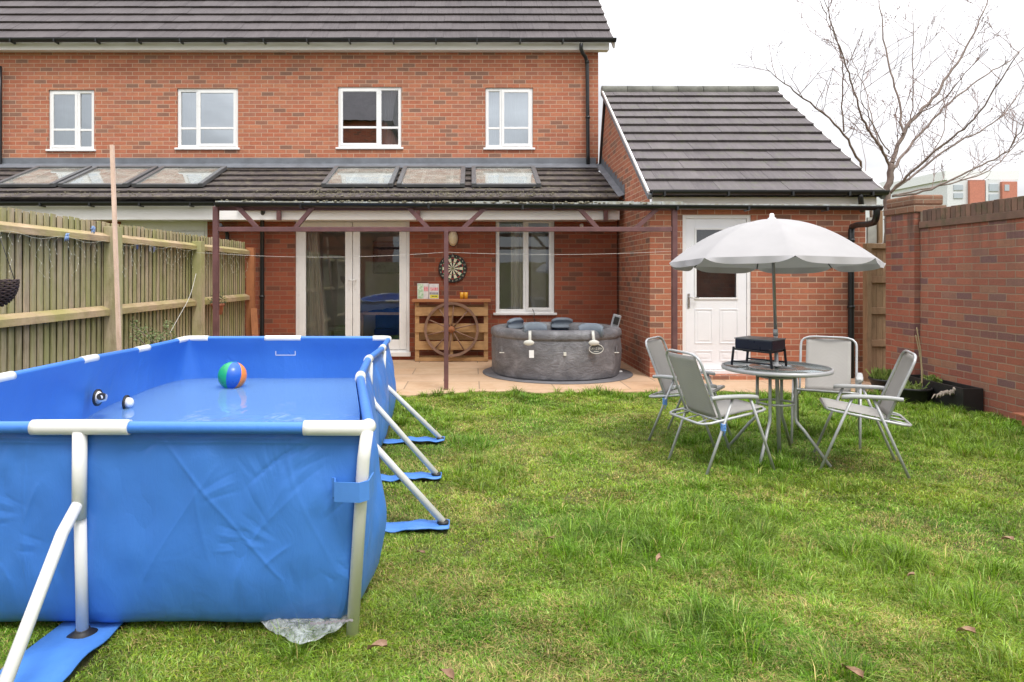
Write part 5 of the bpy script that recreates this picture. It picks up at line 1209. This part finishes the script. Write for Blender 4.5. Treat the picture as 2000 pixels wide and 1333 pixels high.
# ---------------------------------------------------------------- right side: garden wall, gate, pots
WX = 5.15
gw = thing('garden_wall', 'old red brick garden wall with dark soldier-course coping along the right side', 'wall', (WX, 5.5, 0))
box(WX, WX + .22, -1.0, 7.83, 0, 1.91).build('wall', M_brick_wall, gw); box(WX - .02, WX + .24, -1.0, 7.825, 1.91, 1.985).build('string_course', M_coping_brick, gw, bevel=.004)
mb = MB(); y = -1.0; rw_ = random.Random(4)
while y < 7.75: mb.rnd = rw_.random(); e = rw_.uniform(-.003, .003); mb.box(WX - .012 + e, WX + .232 + e, y, y + .067, 1.9855, 2.115 + e); y += .075
cpo = mb.build('coping', M_coping_brick, gw, bevel=.004)
box(WX - .002, WX + .222, -1.0, 7.82, 1.9852, 2.10).build('coping_mortar', simple('mortar', (.33, .27, .21), .9, bump=.4), gw)
M_cap = brick('cap_brick', [(0, (.17, .09, .06)), (.5, (.23, .13, .08)), (1, (.12, .075, .055))], (.34, .26, .19), wob=.01, ms=.006, dirt=.6, dcol=(.10, .09, .045), bump=.9)
pil = thing('brick_pillar', 'square brick gate pillar with capped top at the end of the garden wall', 'pillar', (5.25, 8.1, 0))
PX0, PX1, PY0, PY1 = 5.09, 5.42, 7.84, 8.38
box(PX0, PX1, PY0, PY1, 0, 2.10).build('pillar_shaft', M_brick_wall, pil); box(PX0 - .02, PX1 + .03, PY0 - .02, PY1 + .02, 2.10, 2.18).build('cap_course', M_cap, pil, bevel=.006)
box(PX0 - .0, PX1 + .01, PY0, PY1, 2.182, 2.30).build('cap_top', M_cap, pil, bevel=.02)
gt = thing('wooden_gate', 'brown ledged timber garden gate between the outbuilding and the pillar', 'gate', (5.2, 8.75, 0)); GY = 8.70
gx = lambda px: P(px, 0, GY).x
zt = P(0, 476, GY).z; mb = MB(); x = gx(1699)
while x < gx(1699) + .95: mb.rnd = rw_.random(); mb.box(x, x + .078, GY, GY + .018, .06, zt - .06 + rw_.uniform(-.004, .004)); x += .082
mb.build('boards', M_gate, gt)
for pa, pb in ((540, 553), (601, 614), (664, 677), (476, 486)):
    mb = MB(); mb.rnd = rw_.random(); mb.box(gx(1699), gx(1699) + .93, GY - .028, GY - .001, P(0, pb, GY).z, P(0, pa, GY).z); mb.build('ledge', M_gate, gt, bevel=.003)
mb = MB(); mb.box(gx(1689), gx(1698), GY - .05, GY + .05, 0, zt); mb.build('gate_post', M_gate, gt, bevel=.004)
box(gx(1697), gx(1714), GY + .02, GY + .06, zt + .005, P(0, 425, GY).z).build('concrete_panel', simple('old_render', (.42, .42, .38), .9, var=.3, bump=.3), gt)
mb = MB(); mb.box(gx(1716), gx(1724), GY + .0, GY + .05, zt + .005, P(0, 412, GY).z); mb.build('side_board', M_gate, gt)
# pots
def bowl(name, x, y, r, h, label, seed, nleaf=240, hh=.14):
    t = thing(name, label, 'pot', (x, y, 0)); MB().lathe([(r * .65, 0), (r * .8, h * .3), (r, h * .85), (r * 1.04, h * .87), (r * 1.04, h), (r * .96, h), (r * .93, h * .85), (0, h * .82)], (x, y, .0), 36).build('pot', M_dark_plastic, t)
    MB().lathe([(r * .93, h * .84), (0, h * .87)], (x, y, 0), 24).build('soil', M_soil, t); mb = MB(); rg = random.Random(seed)
    for _ in range(nleaf):
        a = rg.uniform(0, 6.28); q = r * .7 * rg.random() ** .5; b0 = Vector((x + q * math.cos(a) - r * .2, y + q * math.sin(a), h * .85)); tip = b0 + Vector((rg.gauss(0, .03), rg.gauss(0, .03), rg.uniform(.3, 1) * hh)); wv = Vector((math.cos(a * 3), math.sin(a * 3), 0)) * .005; mb.rnd = rg.random()
        mb.add([b0 - wv, b0 + wv, tip + wv * 1.4 - Vector((0, 0, .012)), tip, tip - wv * 1.4 - Vector((0, 0, .012))], [(0, 1, 2, 3, 4)], False)
    mb.build('plants', M_leaf_pot, t); return t
bowl('plant_bowl', 4.88, 7.98, .20, .17, 'round black bowl with young green plants in front of the gate pillar', 5, 260, .15)
bowl('plant_bowl', 4.76, 7.38, .19, .17, 'round black bowl of weeds next to the long black trough', 9, 120, .10)
tr = thing('trough_planter', 'long black plastic trough planter against the garden wall', 'planter', (5.03, 7.3, 0)); tx0, tx1, ty0, ty1, th_ = 4.93, 5.135, 6.84, 7.80, .24
mb = MB(); k = .018; mb.box(tx0, tx1, ty0, ty0 + k, 0, th_); mb.box(tx0, tx1, ty1 - k, ty1, 0, th_); mb.box(tx0, tx0 + k, ty0 + k, ty1 - k, 0, th_); mb.box(tx1 - k, tx1, ty0 + k, ty1 - k, 0, th_); mb.build('trough', M_dark_plastic, tr, bevel=.004)
rows = [[(tx0 + k + (tx1 - tx0 - 2 * k) * i / 8, ty0 + k + (ty1 - ty0 - 2 * k) * j / 30, th_ - .05 + .012 * math.sin(i * 2 + j * 1.7)) for i in range(9)] for j in range(31)]
MB().grid(rows).build('soil', M_soil, tr); mb = MB(); leaves(mb, (5.03, 7.45, th_ - .01), .10, 160, .02, .05, 4, (.8, 1.3, .5)); mb.build('weeds', M_leaf_pot, tr)
# dry twiggy stem and pale rag
mb = MB()
for e in ((1788, 655), (1795, 690), (1790, 640)):
    b0 = P(1800, 757, 7.3); mb.tube(smoothpath([b0, b0.lerp(P(e[0], e[1], 7.45), .5) + Vector((.03, 0, 0)), P(e[0], e[1], 7.45)]), .006, 6)
tag(mb.build('dry_stems', simple('dry_stem', (.34, .27, .15), .8)), 'dry bare plant stems standing in the trough against the garden wall', 'plant')
mb = MB(); rg = random.Random(6)
for c in ((1836, 768), (1880, 772)): pass
cen = [P(1832, 774, 7.0), P(1845, 766, 7.0), P(1858, 768, 6.98), (P(1868, 758, 6.96)), P(1874, 766, 6.94), P(1887, 775, 6.9)]
pts = smoothpath(cen, 3); mb.tube(pts, [.012 + .010 * abs(math.sin(i * .55)) + .008 * rg.random() for i in range(len(pts))], 9)
for k in range(5): b0 = pts[k * 5 % len(pts)]; mb.tube([b0, b0 + Vector((-.05 + .02 * k, -.02, .02 - .01 * k)), b0 + Vector((-.10 + .03 * k, -.05, -.02))], [.012, .008, .004], 6)
tag(mb.build('driftwood', simple('pale_wood', (.40, .35, .29), .85, c2=(.26, .21, .17), vscale=25, bump=.6)), 'pale knobbly piece of driftwood lying over the trough edge', 'driftwood')
te = G(1975, 822, .0); t = thing('terracotta_trough', 'terracotta coloured trough corner at the right edge against the garden wall', 'planter', (5.05, 6.1, 0)); mb = MB()
mb.prism([(4.84, 6.00, .05), (5.13, 6.16, .05), (5.13, 6.16, .13), (4.84, 6.00, .13)], (.0, -.55, 0)); mb.build('trough', M_terracotta, t, bevel=.004); mb = MB(); mb.box(4.83, 5.135, 5.42, 6.10, .131, .150); mb.build('rim', M_terracotta, t, bevel=.004)
t.location.z = 0

# ---------------------------------------------------------------- bare tree behind the wall
TYY = 13.0
tree = thing('bare_tree', 'leafless tree with fine spreading branches behind the brick pillar', 'tree', (P(1735, 0, TYY).x, TYY, 0)); rg = random.Random(31)
limbs = [
    ([(1733, 640), (1732, 450), (1733, 400), (1736, 350), (1742, 320)], .085, .068, 0),
    ([(1742, 320), (1762, 262), (1790, 225), (1825, 190), (1858, 140), (1885, 100), (1912, 45), (1934, -8)], .055, .010, .3),
    ([(1740, 328), (1722, 292), (1700, 262), (1682, 232), (1668, 170), (1652, 130), (1628, 70), (1610, -8)], .036, .008, -.5),
    ([(1700, 480), (1700, 400), (1690, 345), (1670, 300), (1648, 258), (1600, 215), (1552, 180), (1520, 155), (1495, 130)], .042, .004, -.8),
    ([(1648, 258), (1645, 180), (1648, 130), (1632, 75), (1608, 20), (1598, -8)], .02, .005, -.3),
    ([(1762, 262), (1757, 205), (1742, 150), (1728, 90), (1716, 0), (1714, -10)], .030, .008, .6),
    ([(1745, 330), (1765, 300), (1800, 262), (1835, 215), (1880, 180), (1925, 145), (1965, 125), (2004, 90)], .038, .008, .9),
    ([(1738, 378), (1775, 340), (1820, 300), (1870, 262), (1905, 232), (1950, 165), (1990, 100)], .036, .008, -.9),
    ([(1738, 378), (1800, 330), (1850, 290), (1905, 262), (1945, 240), (1975, 205), (2010, 150)], .030, .007, .4),
    ([(1742, 384), (1815, 374), (1870, 345), (1925, 318), (1965, 300), (1985, 270), (2003, 235)], .028, .008, -.4),
    ([(1745, 382), (1830, 365), (1900, 348), (1950, 325), (1990, 270), (2010, 255)], .022, .006, .8),
    ([(1775, 250), (1785, 190), (1782, 110), (1783, 40), (1782, -8)], .018, .004, .2),
    ([(1722, 292), (1706, 250), (1692, 180), (1668, 130), (1655, 80)], .018, .004, .9),
    ([(1790, 225), (1840, 200), (1880, 150), (1935, 90)], .016, .004, -.6),
    ([(1820, 300), (1850, 250), (1840, 180), (1860, 120)], .014, .004, .5),
    ([(1735, 300), (1700, 235), (1678, 190), (1690, 120)], .016, .004, -.7),
]
mt = MB(); mw = MB(); allp = []
for pts, r0, r1, dz in limbs:
    v = []
    L = len(pts)
    for i, (px, py) in enumerate(pts): v.append(P(px, py, TYY + dz * i / L * 2.0) + Vector((0, 0, 0)))
    v = smoothpath(v, 2); v = [q + Vector((rg.gauss(0, .012), rg.gauss(0, .012), rg.gauss(0, .008))) if 0 < i < len(v) - 1 else q for i, q in enumerate(v)]; rad = list(np.linspace(r0 * .78, r1 * .85, len(v))); mt.tube(v, rad, 8); allp.append((v, rad))
mt.build('trunk', M_bark, tree)
def twig(p_, d, L, r, depth):
    n = 5; pts = [p_]; dd = d.copy()
    for i in range(n):
        dd = (dd + Vector((rg.gauss(0, .13), rg.gauss(0, .13), rg.gauss(0, .10) + .07))).normalized(); pts.append(pts[-1] + dd * L / n)
    mw.tube(pts, list(np.linspace(r, r * .45, len(pts))), 4, caps=False)
    e = pts[-1]; mw.tube([e, e + dd * .018], [r * 1.5, r * .5], 4)
    for i in range(1, n + 1):
        if rg.random() < .5: q = pts[i]; s = Vector((rg.gauss(0, 1), rg.gauss(0, 1), rg.gauss(0, 1))).normalized(); mw.tube([q, q + s * .02], [.0045, .002], 4)
    if depth > 0:
        for i in range(1, n):
            if rg.random() < .42:
                s = dd.orthogonal().normalized(); s.rotate(Matrix.Rotation(rg.uniform(0, 6.28), 3, dd)); twig(pts[i], (dd + s * rg.uniform(.5, 1.1)).normalized(), L * rg.uniform(.4, .7), max(.0045, r * .7), depth - 1)
for v, rad in allp[1:]:
    for i in range(3, len(v) - 1, 1):
        if rg.random() < .50:
            d = (v[i + 1] - v[i]).normalized(); s = d.orthogonal().normalized(); s.rotate(Matrix.Rotation(rg.uniform(0, 6.28), 3, d)); s.z = abs(s.z) * .6
            twig(v[i], (d * .6 + s * rg.uniform(.6, 1.2)).normalized(), rg.uniform(.35, 1.05), max(.0065, rad[i] * .26), 2 if rg.random() < .6 else 3)
mw.build('twigs', M_twig, tree)
# ---------------------------------------------------------------- distant buildings
YF = 90
fb = thing('distant_block', 'pale apartment block with orange-red brick panels far beyond the garden wall', 'building', (P(1900, 0, YF).x, YF, 0))
M_fw = simple('far_render', (.66, .68, .70), .8); M_fr = simple('far_brick', (.52, .20, .14), .8, var=.15); M_fg = flat('far_glass', (.42, .47, .52), .2); M_fgr = simple('far_hazy_grey', (.80, .82, .84), .8)  # tones lightened: distance haze is put into the colours
def fbx(p0, p1, q0, q1, y0, y1): a = P(p0, q1, YF); b = P(p1, q0, YF); return box(a.x, b.x, YF + y0, YF + y1, a.z, b.z)
fbx(1850, 1986, 352, 640, 0, 12).build('wall', M_fw, fb); fbx(1846, 1990, 334, 351.8, 0, 12).build('roof_band', M_fgr, fb)
fbx(1890, 1919, 353, 640, -.4, -.01).build('brick_panel', M_fr, fb); fbx(1953, 1982, 356, 640, -.4, -.01).build('brick_panel', M_fr, fb); fbx(1922, 1926, 353, 640, -.3, -.01).build('white_pier', M_fw, fb)
for a, b, c, d in ((1931, 1949, 360, 374), (1931, 1949, 380, 394), (1957, 1966, 362, 374), (1862, 1880, 362, 372), (1862, 1880, 378, 388)): fbx(a, b, c, d, -.45 if a > 1950 else -.1, -.012 if a < 1950 else -.402).build('window', M_fg, fb)
fb2 = thing('distant_flats', 'low pale grey flats far away behind the bare tree', 'building', (P(1790, 0, 110).x, 110, 0))
a = P(1742, 640, 110); b = P(1846, 352, 110); box(a.x, b.x, 110, 118, a.z, b.z).build('wall', M_fgr, fb2)
for i in range(7):
    for z_ in (360, 371): a = P(1750 + i * 13, z_ + 6, 110); b = P(1757 + i * 13, z_, 110); box(a.x, b.x, 109.9, 109.99, a.z, b.z).build('window', M_fg, fb2)
# the house behind the garden, seen mirrored in the panes
rb = thing('rear_house', 'dark brick house mirrored in the upstairs window panes', 'house', (-6.5, -8, 0))
box(-10, -4.1, -14, -8, 0, 8.8).build('wall', M_brick_low, rb); MB().prism([(-10.3, -8 + .3, 8.8), (-10.3, -11, 11.6), (-10.3, -14.3, 8.8)], (6.5, 0, 0)).build('roof', M_tile, rb)
box(-4.3, 6, -6.1, -6, 0, 1.9).build('rear_fence_panel', M_fence, None); 
o = bpy.data.objects['rear_fence_panel']; o.name = 'rear_fence'; tag(o, 'timber fence mirrored in the french door glass', 'fence')

# ---------------------------------------------------------------- grass
def blocked(x, y):
    b = (x > -2.66) & (x < np.interp(y, [2.7, 2.95, 3.69, 4.58, 5.58, 6.4], [-.62, -.44, -.56, -.64, -.68, -.74])) & (y > 2.74) & (y < 6.42)
    b |= (x > -1.60) & (x < -1.35) & (y > 1.5) & (y < 2.8)
    for fx, fy in feet: b |= (x > -.75) & (x < fx + .03) & (y > fy - .075) & (y < fy + .055)
    b |= (x > 4.93) & (y > 6.82) & (y < 7.82); b |= (np.hypot(x - 4.88, y - 7.98) < .17) | (np.hypot(x - 4.76, y - 7.38) < .16)
    b |= (x > 5.13) | (x < -3.40)
    ye = 7.90 + .06 * np.sin(x * 5) + .04 * np.sin(x * 13 + 1) - np.where(x < -.3, .28 * np.minimum(1, (-.3 - x) * 2), 0)
    b |= y > ye + .05 * (fbm(x * 12, y * 12, 40) - .3)
    
    return b
def grass():
    def field(X, Y):
        tuft = fbm(X * 1.5 + 3, Y * 1.5, 50, 3); right = np.clip((X - 2.0) / 1.8, 0, 1) * .20 + np.clip((Y - 5.5) / 2, 0, 1) * .12
        L_ = np.clip((tuft + right - .60) / .14, 0, 1); L_ = np.maximum(L_, np.exp(-((Y - 7.7) / .33) ** 2) * (.5 + .6 * vnoise(X * 5, Y * 5, 71)))
        for (qx, qy, r_, a) in ((1905, 1190, .24, 1.15), (1820, 1180, .14, 1), (1960, 1130, .2, 1), (1575, 1105, .10, 1), (1180, 1215, .20, .85), (1250, 1250, .14, .7), (948, 1150, .05, 1.1), (1440, 1030, .16, .9), (1530, 1010, .14, .9), (1345, 950, .18, .7),
                (1000, 805, .28, .8), (1130, 800, .24, 1), (900, 780, .25, .9), (1210, 870, .22, .7), (1500, 950, .35, .6), (1850, 850, .55, .9), (1960, 880, .4, .9), (1700, 870, .35, .8), (1620, 1210, .10, .6), (1700, 1110, .12, .7), (1900, 1010, .22, .6), (1330, 1140, .12, .5), (1050, 1100, .12, .5), (1800, 1290, .12, .7), (820, 1000, .1, .5)):
            g0 = G(qx, qy); L_ = np.maximum(L_, a * np.exp(-(((X - g0.x) ** 2 + (Y - g0.y) ** 2) / r_ ** 2)))
        return np.clip(L_, 0, 1.1)
    def wedge(n0, pw):
        Y = 1.35 + (8.05 - 1.35) * RNG.random(n0) ** pw; X = (RNG.random(n0) * 2 - 1) * (Y * .88 + .9) + Y * .05 + .25
        k = ~blocked(X, Y) & (X > -3.4) & (X < 5.13); return X[k], Y[k]
    # short matted layer
    X, Y = wedge(2500000, 1.2); long_ = field(X, Y) * .45; small = fbm(X * 5, Y * 5, 60, 3)
    bare = np.clip((.36 - fbm(X * 3.1 + 9, Y * 3.1, 90, 3)) / .07, 0, 1) * (1 - long_)
    k = RNG.random(len(X)) < (.30 + .45 * small + .22 * (Y < 3.4)) * (1 - .3 * bare); X, Y, long_, small = X[k], Y[k], long_[k], small[k]; n = len(X)
    h = (.012 + .020 * RNG.random(n)) * (.6 + .9 * small) + .04 * long_ * RNG.random(n)
    ang = RNG.random(n) * 2 * PI; cl_ = fbm(X * 3.5, Y * 3.5, 120, 2) * 5 * PI; ang = np.where(RNG.random(n) < .4, cl_ + RNG.normal(0, .7, n), ang); lean = .6 + 1.0 * RNG.random(n)
    # tufts: blades fan outwards from a centre
    CX, CY = wedge(60000, 1.15); f_ = field(CX, CY); k = RNG.random(len(CX)) < f_ ** 1.3 * .30 + .016; CX, CY, f_ = CX[k], CY[k], f_[k]
    nb = (16 + 44 * RNG.random(len(CX)) * (.4 + .6 * f_)).astype(int); rep_ = np.repeat(np.arange(len(CX)), nb); m = len(rep_)
    rad = (.018 + .040 * RNG.random(len(CX)))[rep_]; ta = RNG.random(m) * 2 * PI; tr_2 = np.sqrt(RNG.random(m)) * rad; TX_, TY_ = CX[rep_] + np.cos(ta) * tr_2, CY[rep_] + np.sin(ta) * tr_2
    th_ = ((.030 + .105 * RNG.random(len(CX)) ** 1.3 * (.25 + .75 * f_)))[rep_] * (.55 + .6 * RNG.random(m)); tl = .25 + 1.25 * (tr_2 / rad) * RNG.random(m) ** .6
    k = ~blocked(TX_, TY_); TX_, TY_, th_, tl, ta, rp = TX_[k], TY_[k], th_[k], tl[k], ta[k], rep_[k]; wind = RNG.normal(0, .5, len(CX))[rp]
    X = np.r_[X, TX_]; Y = np.r_[Y, TY_]; h = np.r_[h, th_]; lean = np.r_[lean, tl]; ang = np.r_[ang, ta + wind * .5]; long_ = np.r_[long_, .6 + .4 * f_[rp]]; n = len(X)
    tone = np.r_[np.zeros(n - len(rp)), RNG.random(len(CX))[rp]]; istuft = np.r_[np.zeros(n - len(rp), bool), np.ones(len(rp), bool)]
    w_ = (.0009 + .0010 * RNG.random(n)) * (1 + .3 * (Y > 4) + .5 * (Y > 6)); broad = (RNG.random(n) < .07) & ~istuft; w_ = np.where(broad, w_ * 3.0, w_); h = np.where(broad, h * .7, h)
    Z = ground_z(X, Y) - .002; dx, dy = np.cos(ang), np.sin(ang); tw = ang + PI / 2 + RNG.normal(0, .5, n); sx, sy = np.cos(tw) * w_, np.sin(tw) * w_
    P0 = np.stack([X, Y, Z], 1); S = np.stack([sx, sy, 0 * sx], 1); D = np.stack([dx, dy, 0 * dx], 1); U = np.array([0, 0, 1.])
    m1 = P0 + (D * (lean * .28)[:, None] + U * .55) * h[:, None]; m2 = P0 + (D * (lean * .95)[:, None] + U * (.95 - .28 * np.minimum(lean, 1.3))[:, None]) * h[:, None]
    V = np.stack([P0 - S, P0 + S, m1 + S * .85, m1 - S * .85, m2], 1).reshape(-1, 3)
    b = np.arange(n) * 5; quads = np.stack([b, b + 1, b + 2, b + 3], 1); tris = np.stack([b + 3, b + 2, b + 4], 1)
    me = bpy.data.meshes.new('grass'); me.vertices.add(len(V)); me.vertices.foreach_set('co', V.ravel())
    loops = np.concatenate([quads, tris], 1).ravel(); me.loops.add(len(loops)); me.loops.foreach_set('vertex_index', loops)
    st = np.stack([np.arange(n) * 7, np.arange(n) * 7 + 4], 1).ravel(); me.polygons.add(2 * n); me.polygons.foreach_set('loop_start', st)
    me.polygons.foreach_set('use_smooth', np.ones(2 * n, bool)); me.update(calc_edges=True)
    g1, g2, yl, st_, lt = [np.array(c) for c in ((.095, .25, .012), (.20, .385, .022), (.40, .46, .05), (.55, .43, .18), (.36, .52, .13))]
    r1 = RNG.random(n)[:, None]; C = g1 * (1 - r1) + g2 * r1; tn = tone[:, None]; C = C * (1 - .28 * (tn > .6) * istuft[:, None]) + np.array((.04, .02, .0)) * (tn < .3) * istuft[:, None]
    py = np.clip(fbm(X * 1.6 + 20, Y * 1.6, 140, 3) * 1.9 - .48, 0, 1) * (1 - .6 * long_) ; f = (py * (.35 + .65 * RNG.random(n)))[:, None]; C = C * (1 - f) + yl * f
    lm = (RNG.random(n) < .19)[:, None]; C = np.where(lm, lt, C); tan_ = np.clip((fbm(X * 2.6 + 5, Y * 2.6, 170, 3) - .56) / .1, 0, 1) * (1 - long_); ss = (RNG.random(n) < .04 + .08 * (1 - long_) + .28 * tan_)[:, None]; C = np.where(ss, st_, C)
    dk = (RNG.random(n) < .16)[:, None]; C = np.where(dk, C * .55, C)
    C = C * (.55 + .9 * RNG.random(n)[:, None] ** 1.2); C = C * (.66 + .68 * fbm(X * 4.5 + 2, Y * 4.5, 210, 3))[:, None]; C = C * np.array((1.0, 1.0, .95)); C4 = np.concatenate([C, np.ones((n, 1))], 1); C4 = np.repeat(C4, 2, 0)
    at = me.attributes.new('col', 'FLOAT_COLOR', 'FACE'); at.data.foreach_set('color', C4.ravel()); me.materials.append(M_grass)
    o = bpy.data.objects.new('grass', me); COL.objects.link(o); o['label'] = 'patchy lawn of short mossy grass and longer green tufts'; o['category'] = 'grass'; o['kind'] = 'stuff'
    print('grass blades', n)
grass()
# fallen leaves
for k, (px, py, s, lb) in enumerate(((737, 1273, .036, 'brown curled leaf on the grass right of the white corner leg of the pool'), (872, 1326, .034, 'pale dead leaf at the bottom edge near the middle of the lawn'), (1287, 1098, .030, 'greyish dead leaf lying mid-lawn, left of the table'), (1968, 1060, .030, 'dark brown leaf near the right edge of the lawn'), (1887, 1242, .032, 'orange-brown leaf in front of the big grass tuft'), (1665, 1322, .034, 'brown leaf at the bottom edge below the glass table'), (1076, 1058, .022, 'tiny red-brown leaf near the middle of the lawn'), (1780, 1130, .022, 'brown leaf on the grass behind the big tuft'), (822, 1085, .020, 'dark leaf on the grass beside the nearest pool strap'))):
    g_ = G(px, py, .045); rq = random.Random(k); rows = []; a0 = rq.uniform(0, 6)
    for j in range(7):
        v = j / 6; wd = math.sin(PI * (v * .9 + .05)) ** .7 * (.55 + .12 * math.sin(v * 19)); rows.append([])
        for i in range(7):
            u = i / 6 * 2 - 1; x = u * wd * s * .8; y = (v - .5) * 2 * s; z = .010 + .35 * s * u * u + .25 * s * math.sin(v * 3 + u) + .004 * rq.random()
            rows[-1].append((g_.x + x * math.cos(a0) - y * math.sin(a0), g_.y + x * math.sin(a0) + y * math.cos(a0), g_.z + z))
    tag(MB().grid(rows).build('fallen_leaf', M_deadleaf), lb, 'leaf', 'dead leaves scattered on the lawn')
